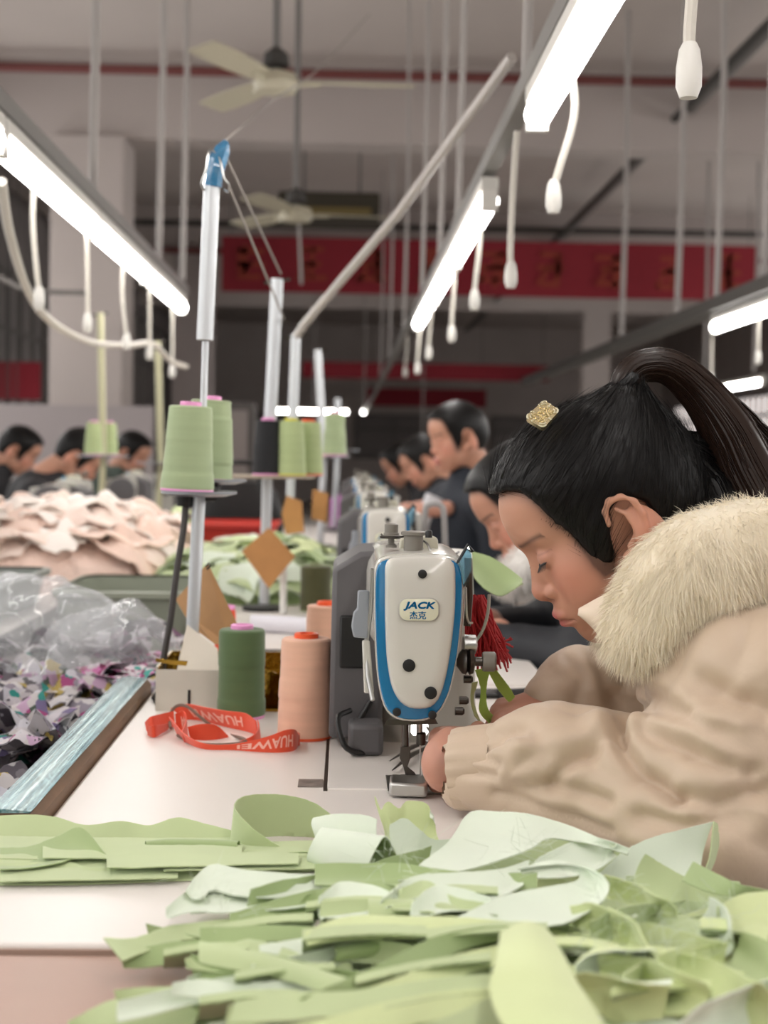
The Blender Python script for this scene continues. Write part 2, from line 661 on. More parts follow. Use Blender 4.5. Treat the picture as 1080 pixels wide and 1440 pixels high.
def banner(x0, x1, y, z0, z1, label, chars=0, seed=1):
    r = random.Random(seed)
    n = 40
    xs = np.linspace(x0, x1, n)
    G = np.stack([np.stack([xs, y + 0.02 * np.sin(xs * 3.1), np.full(n, z)], 1) for z in np.linspace(z0, z1, 4)], 1)
    root = thing('banner', label, 'banner', ((x0 + x1) / 2, y, z0))
    MB().sheet(G, 0.004, (0, 0)).build('cloth', M_red, root)
    if chars:
        h = (z1 - z0) * 0.62
        step = (x1 - x0) / chars
        for k in range(chars):
            cx, cz = x0 + step * (k + 0.5), (z0 + z1) / 2
            m = MB()
            for q in range(3):
                zz = cz + h * (0.4 - 0.4 * q) + r.uniform(-0.03, 0.03)
                w = h * r.uniform(0.5, 0.95)
                m.box((cx, y - 0.024, zz), (w, 0.003, 0.06))
            for q in range(2):
                xx = cx + h * r.uniform(-0.34, 0.34)
                m.box((xx, y - 0.024, cz + r.uniform(-0.05, 0.05)), (0.06, 0.003, h * r.uniform(0.6, 1.0)))
            m.box((cx - h * 0.2, y - 0.024, cz - h * 0.2), (0.05, 0.003, h * 0.6), Matrix.Rotation(0.6, 3, 'Y'))
            m.build('painted_character', M_yel, root)
    for x in (x0 + 0.1, x1 - 0.1):
        MB().tube([(x, y, z1), (x, y, ZH)], 0.006, 5).build('cord', M_grey, root)
    return root


a, b = pix(312, 332, 16.0), pix(1066, 345, 16.0)
c = pix(700, 417, 16.0)
banner(a.x, b.x, 16.0, c.z, (a.z + b.z) / 2, 'long red banner with faded yellow characters across the hall', 9, 3)
a, b, c = pix(425, 508, 25.0), pix(772, 508, 25.0), pix(600, 534, 25.0)
banner(a.x, b.x, 25.0, c.z, a.z, 'narrow red banner below and behind the long banner')
a, b, c = pix(515, 545, 30.0), pix(684, 545, 30.0), pix(600, 572, 30.0)
banner(a.x, b.x, 30.0, c.z, a.z, 'short red banner at the far end of the hall')
a, b, c = pix(-10, 508, 13.5), pix(58, 508, 13.5), pix(20, 562, 13.5)
banner(a.x, b.x, 13.5, c.z, a.z, 'small dark red banner hanging by the left windows')

# ------------------------------------------------------------------ lamp rows
HL = 0.65
M_tube = mat('fluorescent_tube', (255, 251, 247), 0.5, emit=TUBE)
M_lampbody = mat('lamp_body_white', (214, 212, 206), 0.4)
M_rail = mat('lamp_rail_grey', (150, 149, 146), 0.35, 0.6)


def make_lamp(L=1.15):
    r = thing('batten_light', 'lit fluorescent batten light hung over the sewing tables', 'lamp')
    MB().bx(-0.022, 0.022, 0, L, 0.012, 0.045).build('lamp_body', M_lampbody, r, bevel=0.004)
    MB().tube([(0, 0.02, -0.012), (0, L - 0.02, -0.012)], 0.025, 14).build('tube', M_tube, r)
    for y in (0.008, L - 0.008):
        MB().bx(-0.02, 0.02, y - 0.012, y + 0.012, -0.040, 0.012).build('end_cap', M_white, r)
    return r


lamp0 = make_lamp()
first = True


def lamp(x, y, z, rz=0.0, label=None, group=None):
    global first
    o = lamp0 if first else copy_tree(lamp0)
    first = False
    o.location = (x, y, z)
    o.rotation_euler = (0, 0, rz)
    o['label'] = label
    if group:
        o['group'] = group
    elif 'group' in o:
        del o['group']
    return o


XC, XLL, XRR = 0.352, -0.74, 1.79
for y in (-2.3, -1.05, 0.2, 1.62, 3.66, 4.86, 6.06):
    lamp(XC, y, ZC + HL, label='lit batten light in the row hung over the person in the cream jacket', group='lamps over the machine row')
for y in (-1.7, -0.4, 0.8, 1.95, 3.12, 4.28, 5.44):
    lamp(XLL, y, ZC + HL, label='lit batten light in the row over the pink cloth tables', group='lamps over the pink cloth row')
for y in (-1.0, 0.6, 2.2, 3.6, 4.75, 5.93):
    lamp(XRR, y, ZC + HL, label='lit batten light under the dark cable tray behind the ponytail', group='lamps under the cable tray')
for x, ys in ((-3.0, (7.4, 8.7, 10.0)), (6.4, (9.0, 11.5, 14.0, 16.5, 19.0))):  # unseen lamps added to brighten the far hall
    for y in ys:
        lamp(x, y, ZC + 1.2, label='lit batten light added out of view along the %s bays to brighten the hall' % ('left' if x < 0 else 'right'), group='added fill lamps, ' + ('left' if x < 0 else 'right'))
        tag(MB().tube([(x, y + 0.55, ZC + 1.24), (x, y + 0.55, ZH)], 0.012, 6).build('hanging_conduit', M_grey), 'thin conduit holding an added fill lamp by the %s bays' % ('left' if x < 0 else 'right'), 'conduit', 'added fill lamp conduits, ' + ('left' if x < 0 else 'right'))
for y in (11.9, 13.1):
    lamp(3.42, y, ZC + HL, label='lit batten light far off by the bright windows', group='lamps by the windows')
lamp(0.05, 22.8, ZC + HL, math.pi / 2, label='lit batten light hung crosswise at the far end of the hall')
lamp(0.28, 21.6, ZC + HL, label='small distant lit batten light at the end of the machine row')
lamp(1.25, 23.0, ZC + 0.22, label='low distant batten light behind the standing man')
for i, (px, py) in enumerate(((8, 578), (30, 590), (14, 602), (40, 606), (24, 575), (172, 588))):  # glowing tubes stand in for bright glints at the left windows
    p = pix(px, py, 12.4)
    q = lamp(p.x, 12.4, p.z, math.pi / 2, label='small glowing batten standing in for a glint by the dark left windows', group='stand-in glints by the left windows')
    q.scale = (0.8, 0.17, 0.8)

rail = tag(MB().bx(XC - 0.018, XC + 0.018, -2.5, 23.5, ZC + HL + 0.055, ZC + HL + 0.095).build('lamp_rail', M_rail),
           'grey metal rail carrying the lamps over the machine row', 'rail')
tag(MB().bx(XLL - 0.018, XLL + 0.018, -2.0, 6.7, ZC + HL + 0.055, ZC + HL + 0.095).build('lamp_rail', M_rail),
    'grey metal rail carrying the lamps over the pink cloth tables', 'rail')
tag(MB().bx(XRR - 0.05, XRR + 0.05, -1.0, 14.5, ZC + HL + 0.055, ZC + HL + 0.12).build('cable_tray', mat('tray_dark', (84, 82, 78), 0.5, 0.3)),
    'dark cable tray carrying the lamps behind the ponytail', 'cable tray')


def susp(x, y, label, r=0.012, grp=None):
    m = MB().tube([(x, y, ZC + HL + 0.09), (x + 0.012, y, 2.8), (x, y, ZH)], r, 8).build('hanging_conduit', M_susp)
    return tag(m, label, 'conduit', grp)


M_susp = mat('pale_conduit', (168, 163, 160), 0.5)
for y in (0.5, 2.95, 4.7, 5.6, 6.9, 9.0, 12, 15):
    susp(XC, y, 'thin pale conduit from the ceiling down to the machine row rail', 0.01, 'conduits above the machine row')
for y in (1.0, 4.27, 5.77, 6.6):
    susp(XLL, y, 'thin pale conduit from the ceiling down to the pink cloth row rail', 0.013, 'conduits above the pink cloth row')
for y in (6.25, 7.06, 7.9, 9.5):
    susp(XRR, y, 'thin pale conduit from the ceiling down to the cable tray', 0.016, 'conduits above the cable tray')

for y in (12.2, 13.9):
    susp(3.42, y, 'thin pale conduit holding the lamps by the bright windows', 0.016, 'conduits by the windows')
for x, y, z in ((-0.5, 22.8, 0), (0.28, 22.2, 0), (1.25, 23.6, -0.43)):
    tag(MB().tube([(x, y, ZC + HL + z + 0.04), (x, y, ZH)], 0.012, 6).build('hanging_conduit', M_susp), 'thin conduit holding a small lamp at the far end of the hall', 'conduit', 'far conduits')
for px in (8, 30, 14, 40, 24, 172):  # conduits added to carry the stand-in tubes
    p = pix(px, 588, 12.4)
    tag(MB().tube([(p.x - 0.1, 12.4, p.z - 0.02), (p.x - 0.1, 12.4, ZH)], 0.006, 6).build('hanging_conduit', M_darkpipe), 'thin dark conduit added to hold a stand-in glint by the left windows', 'conduit', 'dark conduits by the left windows')
cab = thing('locker', 'tall pale locker standing far behind the thread stands', 'locker', (-0.95, 12.0, 0))
MB().bx(-1.25, -0.75, 12.0, 12.4, 0, 1.52).build('locker_body', M_frame, cab, bevel=0.01)
MB().bx(-1.0, -0.8, 11.98, 12.0, 0.1, 1.45).build('locker_door', M_wall, cab, bevel=0.004)

# pendant leads with plug sockets
M_cord = mat('white_cord', (205, 200, 190), 0.5)


def pend(px, py, x, label, grp, side=0.0, tz=HL + 0.03):
    d = x * FP / (px - 485)
    p = pix(px, py, d)
    r = thing('pendant_lead', label, 'power lead', p, grp)
    top = Vector((x + side * 0.3, d - 0.02, ZC + tz))
    pts = spl([top, Vector((top.x + side, d, (top.z + p.z) / 2 + 0.04)), Vector((p.x + side * 0.5, d, p.z + 0.08)), Vector((p.x, d, p.z + 0.045))], 14)
    MB().tube(pts, 0.0065, 8).build('cord', M_cord, r)
    MB().lathe([(0.007, 0.056), (0.011, 0.048), (0.0135, 0.03), (0.0135, 0.012), (0.009, 0.0)], 14, Matrix.Translation(p)).build('socket', M_white, r)
    return r


for px, py, s in ((968, 138, 0.0), (778, 300, 0.02), (718, 405, -0.004), (667, 436, 0.004), (635, 481, 0.0), (603, 505, 0.0), (587, 526, 0), (570, 530, 0)):
    pend(px, py, XC, 'white pendant lead with a plug socket hanging from the machine row lamps', 'pendant leads of the machine row', s)
for px, py, s in ((55, 436, -0.01), (123, 468, 0.0), (178, 492, -0.012), (210, 506, 0.0), (242, 531, 0)):
    pend(px, py, XLL, 'white pendant lead with a plug socket hanging from the pink cloth row lamps', 'pendant leads of the pink cloth row', s)
for px, py in ((1000, 540), (1066, 512)):
    pend(px, py, XRR, 'white pendant lead with a plug socket hanging below the cable tray', 'pendant leads of the cable tray', 0)

# ceiling fans
M_fan = mat('fan_cream', (188, 182, 160), 0.45)


def fan(c, rz, label, rodx=0.0):
    r = thing('ceiling_fan', label, 'fan', c)
    c = Vector(c)
    MB().tube([c + Vector((0, 0, 0.06)), (c.x + rodx, c.y, ZH)], 0.018, 8).build('down_rod', M_grey, r)
    MB().lathe([(0.02, 0.16), (0.055, 0.13), (0.06, 0.08), (0.02, 0.07)], 16, Matrix.Translation(c)).build('canopy_cup', M_darkpipe, r)
    MB().lathe([(0.03, -0.045), (0.09, -0.035), (0.105, 0.0), (0.09, 0.04), (0.03, 0.06)], 24, Matrix.Translation(c)).build('motor', M_fan, r)
    for k in range(3):
        a = rz + k * 2 * math.pi / 3
        R = Matrix.Rotation(a, 3, 'Z')
        G = np.zeros((6, 3, 3))
        for i, x in enumerate(np.linspace(0.13, 0.62, 6)):
            w = 0.05 + 0.025 * math.sin(i / 5 * 2.6)
            for j, y in enumerate((-w, 0, w)):
                G[i, j] = tuple(c + R @ Vector((x, y, 0.012 * (j - 1) + 0.01)))
        b = MB().sheet(G, 0.006, (0, 0)).build('blade', M_fan, r)
        MB().tube([c + R @ Vector((0.07, 0, 0)), c + R @ Vector((0.2, 0, 0.005))], 0.012, 6).build('blade_arm', M_fan, b)
    return r


fan(pix(388, 118, 6.6), math.radians(3), 'cream ceiling fan hanging nearer, on the rod before the red pipe')
fan(pix(416, 303, 8.8), math.radians(8), 'cream ceiling fan hanging farther, below the ventilation unit')
pipe('hanging_rod', [pix(420, 302, 8.9), pix(424, 400, 8.9)], 0.008, M_susp, 'thin pull rod below the farther ceiling fan', 'rod')

# ------------------------------------------------------------------ sewing tables
M_lam = mat('white_laminate', (228, 222, 216), 0.32, var=(3, 0.03))
M_edge = mat('table_edge_band', (176, 150, 136), 0.5)
M_leg = mat('table_frame_grey', (120, 118, 116), 0.5, 0.3)
TX0, TX1 = -0.285, 0.335


def make_table(y0, y1, label, x0=TX0, x1=TX1):
    r = thing('sewing_table', label, 'table', ((x0 + x1) / 2, (y0 + y1) / 2, 0), 'sewing tables')
    MB().bx(x0, x1, y0, y1, ZT - 0.035, ZT).build('tabletop', M_lam, r, bevel=0.003)
    for y in (y0 - 0.001, y1 - 0.0):
        MB().bx(x0 + 0.003, x1 - 0.003, y - 0.001, y + 0.001, ZT - 0.033, ZT - 0.004).build('edge_band', M_edge, r)
    for x in (x0 + 0.1, x1 - 0.1):
        for y in (y0 + 0.12, y1 - 0.12):
            MB().bx(x - 0.025, x + 0.025, y - 0.02, y + 0.02, 0.04, ZT - 0.035).build('leg', M_leg, r)
    for y in (y0 + 0.12, y1 - 0.12):
        MB().bx(x0 + 0.02, x1 - 0.02, y - 0.03, y + 0.03, 0, 0.04).build('foot', M_leg, r)
    MB().bx(x0 + 0.1, x1 - 0.1, (y0 + y1) / 2 - 0.4, (y0 + y1) / 2 + 0.4, 0.2, 0.23).build('stretcher', M_leg, r)
    return r


YT = 1.065
TP = 1.235
tl = ['white laminate sewing table bearing the front machine and the orange lanyard', 'white sewing table next behind the front one, with the paper roll',
      'white sewing table third down the row, behind the stand with the black cone', 'white sewing table fourth down the machine row', 'white sewing table fifth down the machine row']
for k in range(5):
    make_table(YT + TP * k, YT + TP * k + TP - 0.012, tl[k])
for k in range(5):
    make_table(2.35 + TP * k, 2.35 + TP * k + TP - 0.02, 'white sewing table in the opposite row under the pink cloth', -1.20, -0.66)
# lower pinkish board that carries the front of the heap
bd = thing('side_board', 'pinkish brown board table in front of the white sewing table', 'table', (0.05, 0.75, 0))
MB().bx(-0.6, 0.6, 0.35, YT - 0.006, ZT - 0.03, ZT - 0.006).build('board', mat('pink_board', (166, 132, 116), 0.35, var=(5, 0.08)), bd, bevel=0.003)
for x in (-0.5, 0.5):
    for y in (0.42, 0.98):
        MB().bx(x - 0.02, x + 0.02, y - 0.02, y + 0.02, 0, ZT - 0.03).build('leg', M_leg, bd)

# ------------------------------------------------------------------ the sewing machine
M0 = onz(583, 1110, 0)
M_mw = mat('machine_white', (208, 206, 198), 0.22, coat=0.4)
M_mg = mat('machine_grey', (176, 174, 166), 0.4)
M_blue = mat('machine_blue', (14, 114, 166), 0.25, coat=0.3)
M_box = mat('control_box_grey', (92, 90, 92), 0.5)
M_lever = mat('lever_grey', (150, 156, 164), 0.35)
M_badge = mat('badge_ivory', (222, 222, 198), 0.25, coat=0.5)
M_olive = mat('post_grey', (128, 124, 116), 0.45)
M_clear = mat('blue_clear_plastic', (150, 205, 232), 0.08, trans=0.75)

sm = thing('sewing_machine', 'white lockstitch sewing machine with blue trimmed face plate, before the person in the cream jacket', 'sewing machine', M0, 'sewing machines')
OUT = [(527, 790), (526, 830), (526, 867), (528, 922), (531, 959), (538, 993), (549, 1009), (567, 1015), (600, 1015), (618, 1005), (633, 974), (644, 922),
       (650, 867), (652, 822), (649, 790), (640, 783), (590, 780), (536, 783)]
INN = [(541, 787), (541, 830), (541, 867), (543, 922), (549, 962), (560, 985), (575, 995), (605, 995), (618, 981), (628, 945), (635, 900), (639, 860),
       (640, 820), (639, 788), (628, 783), (590, 781), (552, 783)]


def ploop(P, d, n=72, sc=1.0, dx=0, dy=0):
    P = np.array(P, float)
    c = np.array([588, 895.0])
    Q = np.vstack([P, P[:1]])
    seg = np.linalg.norm(np.diff(Q, axis=0), axis=1)
    s = np.concatenate([[0], np.cumsum(seg)])
    t = np.linspace(0, s[-1], n, endpoint=False)
    x = np.interp(t, s, Q[:, 0])
    y = np.interp(t, s, Q[:, 1])
    for _ in range(2):
        x = (np.roll(x, 1) + 2 * x + np.roll(x, -1)) / 4
        y = (np.roll(y, 1) + 2 * y + np.roll(y, -1)) / 4
    D0 = 1.53
    return [tuple(pix(c[0] + (a - c[0]) * sc + dx, c[1] + (b - c[1]) * sc + dy, D0) + Vector((0, d - D0, 0))) for a, b in zip(x, y)]


MB().loft([ploop(OUT, 1.700, sc=1.035, dx=4), ploop(OUT, 1.56, sc=1.035, dx=3), ploop(OUT, 1.541, sc=1.015, dx=1)]).build('head_casing', M_mw, sm, smooth=50)
fc = MB().loft([ploop(OUT, 1.542), ploop(OUT, 1.532), ploop(OUT, 1.529, sc=0.985)]).build('face_plate', M_mw, sm, smooth=50)
bl = MB().loft([ploop(OUT, 1.531, sc=0.968), ploop(OUT, 1.5275, sc=0.968), ploop(OUT, 1.526, sc=0.95)]).build('blue_trim', M_blue, fc, smooth=50)
bl['label'] = 'bright blue trim curving round the face plate'
MB().loft([ploop(INN, 1.528), ploop(INN, 1.5225), ploop(INN, 1.519, sc=0.965), ploop(INN, 1.517, sc=0.9), ploop(INN, 1.516, sc=0.6)]).build('face_panel', M_mw, fc, smooth=60)
arc = spl([pix(543, 812, 1.5195), pix(552, 801, 1.5185), pix(575, 797, 1.5185), pix(605, 797, 1.5185), pix(628, 801, 1.5185), pix(638, 813, 1.5195)], 24)
MB().tube(arc, 0.0006, 6).build('panel_groove', M_mg, fc)
for px, py, r in ((594, 807, 6.3), (575, 935.5, 9), (605.5, 974, 9), (558, 1001, 6), (608, 1005, 6)):
    p = pix(px, py, 1.5175 if py < 990 else 1.5265)
    rr = r / FP * 1.52
    MB().lathe([(rr, 0), (rr, 0.003), (rr * 0.7, 0.0036)], 20, Matrix.Translation(p) @ Matrix.Rotation(math.pi / 2, 4, 'X')).build('screw_cap', M_black, fc)
# badge and its lettering
bc = pix(589, 857, 1.5155)
Mb = Matrix.Translation(bc) @ Matrix.Rotation(math.pi / 2, 4, 'X')


def rrect(w, h, r, n=6):
    return [(sx * (w / 2 - r) + r * math.cos(a0 + k * math.pi / 2 / n), sy * (h / 2 - r) + r * math.sin(a0 + k * math.pi / 2 / n))
            for sx, sy, a0 in ((1, 1, 0), (-1, 1, math.pi / 2), (-1, -1, math.pi), (1, -1, 1.5 * math.pi)) for k in range(n + 1)]


bw, bh = 57 / FP * 1.516, 32 / FP * 1.516
bg = MB().loft([[tuple(Mb @ Vector((x, y, z))) for x, y in rrect(bw * s, bh * s, 0.009 * s)] for z, s in ((-0.003, 1.03), (0.0012, 1.03), (0.0022, 0.97))]).build('badge_rim', M_mg, fc)
bg.parent = sm
bg.location = (0, 0, 0)
bg.name = 'badge'
MB().loft([[tuple(Mb @ Vector((x, y, z))) for x, y in rrect(bw * s, bh * s, 0.009 * s)] for z, s in ((0.001, 0.96), (0.0024, 0.96), (0.0028, 0.9))]).build('badge_plate', M_badge, bg)


def letter(s, size, shear, cx, cy, wid=None):
    V, F = text_mesh(s, size, shear, bold=size * 0.012)
    if not len(V):
        return
    V = V - (V.max(0) + V.min(0)) / 2
    if wid:
        V[:, 0] *= wid / (V[:, 0].max() - V[:, 0].min())
    m = MB()
    m.add([Mb @ Vector((x + cx, y + cy, 0.0031)) for x, y, z in V], F)
    o = m.build('lettering', M_blue, bg, smooth=0)
    return o


letter('JACK', 0.0095, 0.25, 0.0006, 0.0035, 0.033)
for dx, dy in ((0.0004, 0), (-0.0004, 0.0003), (0, 0.0005), (0, -0.0003)):
    letter('JACK', 0.0095, 0.25, 0.0006 + dx, 0.0035 + dy, 0.033)
letter('\u6770\u514b', 0.0088, 0.0, -0.0012, -0.0058)
letter('\u6770\u514b', 0.0088, 0.0, -0.0009, -0.0058)

x0, y0, z0 = M0
MB().bx(x0 - 0.095, x0 + 0.088, y0 - 0.005, y0 + 0.44, ZT - 0.02, ZT + 0.0015).build('bed', M_lam, sm, bevel=0.001)
MB().bx(x0 - 0.099, x0 - 0.0945, y0 - 0.012, y0 + 0.44, ZT - 0.01, ZT + 0.0012).build('bed_gap', M_dsteel, sm)
MB().bx(x0 - 0.127, x0 - 0.1, y0 + 0.004, y0 + 0.038, ZT - 0.01, ZT + 0.0016).build('hinge_plate', mat('worn_tin', (140, 130, 124), 0.5, 0.5, var=(60, 0.25)), sm)
MB().bx(x0 - 0.03, x0 + 0.055, y0 - 0.02, y0 + 0.06, ZT, ZT + 0.0022).build('needle_plate', M_steel, sm, bevel=0.0006)
# arm, pillar, hand wheel, control box
zt = ZT + 0.247
MB().loft([[(x0 + a * w, y, zt - 0.055 + b * h) for a, b in rrect(2, 2, 0.5, 4)] for y, w, h in ((y0 + 0.09, 0.045, 0.06), (y0 + 0.12, 0.05, 0.058), (y0 + 0.33, 0.055, 0.058), (y0 + 0.40, 0.052, 0.055))]).build('arm', M_mw, sm, smooth=50)
MB().loft([[(x0 + 0.028 + a * w, y0 + 0.325 + b * 0.075, z) for a, b in rrect(2, 2, 0.4, 4)] for z, w in ((ZT, 0.07), (ZT + 0.05, 0.062), (ZT + 0.15, 0.06), (zt - 0.01, 0.055))]).build('pillar', M_mg, sm, smooth=50)
MB().lathe([(0.02, 0), (0.05, 0.002), (0.058, 0.008), (0.06, 0.02), (0.055, 0.03), (0.03, 0.034)], 32,
           Matrix.Translation((x0 + 0.01, y0 + 0.402, zt - 0.06)) @ Matrix.Rotation(-math.pi / 2, 4, 'X')).build('hand_wheel', M_box, sm)
cb = MB().loft([[(x, y, z) for x, z in ((x0 - 0.096, ZT + 0.012), (x0 - 0.03, ZT + 0.012), (x0 - 0.03, ZT + 0.245), (x0 - 0.06, ZT + 0.243), (x0 - 0.094, ZT + 0.222))] for y in (y0 + 0.215, y0 + 0.39)]).build('control_box', M_box, sm, bevel=0.006)
MB().bx(x0 - 0.084, x0 - 0.052, y0 + 0.211, y0 + 0.216, ZT + 0.10, ZT + 0.165).build('box_socket', M_black, cb, bevel=0.003)
cable = spl([(x0 - 0.07, y0 + 0.2, ZT + 0.05), (x0 - 0.085, y0 + 0.17, ZT + 0.045), (x0 - 0.075, y0 + 0.15, ZT + 0.015), (x0 - 0.05, y0 + 0.17, ZT + 0.006), (x0 - 0.06, y0 + 0.2, ZT + 0.03), (x0 - 0.045, y0 + 0.21, ZT + 0.06)], 30)
MB().tube(cable, 0.0035, 8).build('cable', M_black, sm)
MB().bx(x0 - 0.072, x0 - 0.03, y0 + 0.16, y0 + 0.212, ZT + 0.002, ZT + 0.04).build('motor_cover', M_box, sm, bevel=0.006)
# presser lifter on the back of the head
lv = MB().loft([[tuple(pix(px, py, d)) for px, py in ((503, 830), (519, 830), (521, 868), (517, 898), (497, 896), (494, 880), (497, 860), (502, 856))] for d in (1.60, 1.625)]).build('presser_lifter', M_lever, sm, bevel=0.002)
MB().tube([pix(524, 800, 1.59), pix(521, 860, 1.6), pix(515, 905, 1.605), pix(517, 950, 1.6), pix(524, 985, 1.585)], 0.0026, 8).build('lifter_rod', M_steel, sm)
MB().loft([[tuple(pix(px, py, d)) for px, py in ((509, 900), (520, 900), (526, 975), (512, 975))] for d in (1.60, 1.64)]).build('rear_cover', M_mw, sm, bevel=0.002)
# things on top of the head
def cyl(name, px, py0, py1, d, prof, m, parent=sm, n=20):
    p0 = pix(px, py0, d)
    h = pix(px, py1, d).z - p0.z
    return MB().lathe([(r, t * h) for r, t in prof], n, Matrix.Translation(p0)).build(name, m, parent, smooth=40)


cyl('top_post', 581, 786, 748, 1.565, [(0.0155, 0), (0.0155, 0.18), (0.0105, 0.24), (0.0105, 0.86), (0.0135, 0.9), (0.0135, 1.0), (0.011, 1.03)], M_olive)
tp = cyl('tension_post', 550, 770, 736, 1.575, [(0.006, 0), (0.006, 0.1), (0.0035, 0.18), (0.0035, 0.4), (0.009, 0.42), (0.010, 0.5), (0.0085, 0.52), (0.0085, 0.6), (0.0075, 0.62), (0.0075, 0.95), (0.005, 1.0)], M_olive)
MB().tube([pix(536, 751, 1.575), pix(541, 756, 1.572), pix(556, 756, 1.57), pix(572, 754, 1.572), pix(582, 757, 1.58)], 0.0011, 6).build('thread_guide_wire', M_dsteel, tp)
MB().lathe([(0.011, 0), (0.012, 0.002), (0.005, 0.004)], 16, Matrix.Translation(pix(549, 757, 1.575))).build('tension_disc', M_dsteel, tp)
MB().loft([[tuple(pix(px, py, d)) for px, py in ((560, 786), (616, 778), (616, 757), (605, 752), (562, 757))] for d in (1.60, 1.64)]).build('top_block', mat('post_cream', (196, 194, 176), 0.45), sm, bevel=0.003)
MB().tube(spl([pix(590, 758, 1.57), pix(600, 764, 1.565), pix(605, 775, 1.56), pix(604, 786, 1.56)], 12), 0.0013, 6).build('oil_wire', M_steel, sm)
for px, py, r in ((602, 785, 5), (611, 787, 3.5), (603, 753, 5)):
    MB().lathe([(r / FP * 1.55, 0), (r / FP * 1.55, 0.006), (r / FP, 0.008)], 12, Matrix.Translation(pix(px, py + 3, 1.555))).build('top_screw', M_black, sm)
MB().tube(spl([pix(623, 775, 1.6), pix(630, 780, 1.58), pix(640, 779, 1.58), pix(645, 776, 1.6)], 12), 0.0012, 6).build('thread_clip', M_dsteel, sm)
# front side: clear corner guard, take-up, tension assembly
MB().loft([[tuple(pix(px, py, d)) for px, py in q] for q, d in ((((641, 795), (658, 767), (664, 776), (663, 806), (652, 828)), 1.545), (((645, 793), (657, 772), (663, 779), (662, 803), (652, 822)), 1.525))]).build('eye_guard', M_clear, sm, smooth=0)
MB().tube([pix(640, 796, 1.53), pix(658, 766, 1.53), pix(665, 775, 1.54)], 0.0016, 6).build('guard_edge', M_black, sm)
MB().tube([pix(659, 785, 1.545), pix(660, 840, 1.55), pix(657, 880, 1.55)], 0.004, 8).build('take_up_cover', M_dsteel, sm)
MB().tube(spl([pix(655, 826, 1.54), pix(656, 862, 1.54), pix(659, 875, 1.545), pix(664, 876, 1.55)], 12), 0.0013, 6).build('take_up_lever', M_steel, sm)
MB().tube(spl([pix(688, 836, 1.56), pix(686, 862, 1.56), pix(678, 888, 1.56), pix(664, 908, 1.56)], 16), 0.0018, 6).build('check_spring', M_steel, sm)
tn = MB()
for k, (q, r) in enumerate(((0, 0.011), (0.004, 0.014), (0.008, 0.014), (0.014, 0.007), (0.026, 0.006))):
    pass
pc = pix(655, 930, 1.545)
Rx = Matrix.Translation(pc) @ Matrix.Rotation(math.pi / 2, 4, 'Y')
MB().lathe([(0.005, -0.01), (0.013, -0.004), (0.0145, 0.0), (0.011, 0.002), (0.0145, 0.004), (0.013, 0.008), (0.005, 0.01), (0.005, 0.018)], 20, Rx).build('tension_discs', M_dsteel, sm)
MB().lathe([(0.010, 0.018), (0.0108, 0.02), (0.0108, 0.03), (0.009, 0.032)], 20, Rx).build('tension_knob', M_olive, sm)
MB().lathe([(0.008, 0), (0.0105, 0.002), (0.0105, 0.014), (0.006, 0.016)], 16, Matrix.Translation(pix(650, 906, 1.55)) @ Matrix.Rotation(math.pi / 2, 4, 'Y')).build('thread_hook', M_steel, sm)
for px, py in ((652, 955), (646, 985), (640, 1000)):
    MB().lathe([(0.0045, 0), (0.0045, 0.008), (0.003, 0.01)], 10, Matrix.Translation(pix(px, py, 1.56)) @ Matrix.Rotation(math.pi / 2, 4, 'Y')).build('side_screw', M_dsteel, sm)
# under the head
def bar(name, pts, r, m, n=10):
    return MB().tube([pix(*p) for p in pts], r, n).build(name, m, sm)


MB().loft([[tuple(pix(px, py, d)) for px, py in ((545, 1012), (612, 1010), (616, 1018), (540, 1020))] for d in (1.55, 1.68)]).build('underside', M_dsteel, sm)
bar('presser_bar', [(570, 1012, 1.575), (570, 1050, 1.575)], 0.0042, M_dsteel)
bar('needle_bar', [(590, 1012, 1.58), (590, 1042, 1.58)], 0.0034, M_steel)
bar('needle', [(591, 1040, 1.58), (591, 1098, 1.58)], 0.0008, M_steel, 6)
MB().lathe([(0.0055, 0), (0.0055, 0.012), (0.004, 0.014)], 12, Matrix.Translation(pix(592, 1047, 1.58))).build('needle_clamp', M_dsteel, sm)
M_led = mat('lamp_bulb', (255, 252, 246), 0.3, emit=3.0)
for px in (583, 597):
    MB().lathe([(0.002, 0), (0.0042, 0.003), (0.0042, 0.011), (0.003, 0.013)], 12, Matrix.Translation(pix(px, 1034, 1.6))).build('lamp_bulb', M_led, sm)
MB().tube([pix(600, 1022, 1.58), pix(605, 1030, 1.58), pix(602, 1042, 1.58), pix(596, 1044, 1.58)], 0.0012, 6).build('thread_guide', M_steel, sm)
ft = MB()
ft.loft([[tuple(pix(px, py, d)) for px, py in ((563, 1050), (577, 1050), (577, 1066), (573, 1078), (583, 1086), (586, 1092), (571, 1093), (567, 1078), (562, 1066))] for d in (1.568, 1.582)])
ft.box(pix(578, 1095, 1.57), (0.022, 0.03, 0.003))
ft.build('presser_foot', M_dsteel, sm, bevel=0.0006)
fo = MB()
A = [onz(px, py, 0.003) for px, py in ((547, 1119), (600, 1121), (604, 1108), (549, 1106))]
fo.loft([[tuple(p + Vector((0, 0, z))) for p in A] for z in (-0.001, 0.014)])
fo.build('tape_folder', M_steel, sm, bevel=0.003)

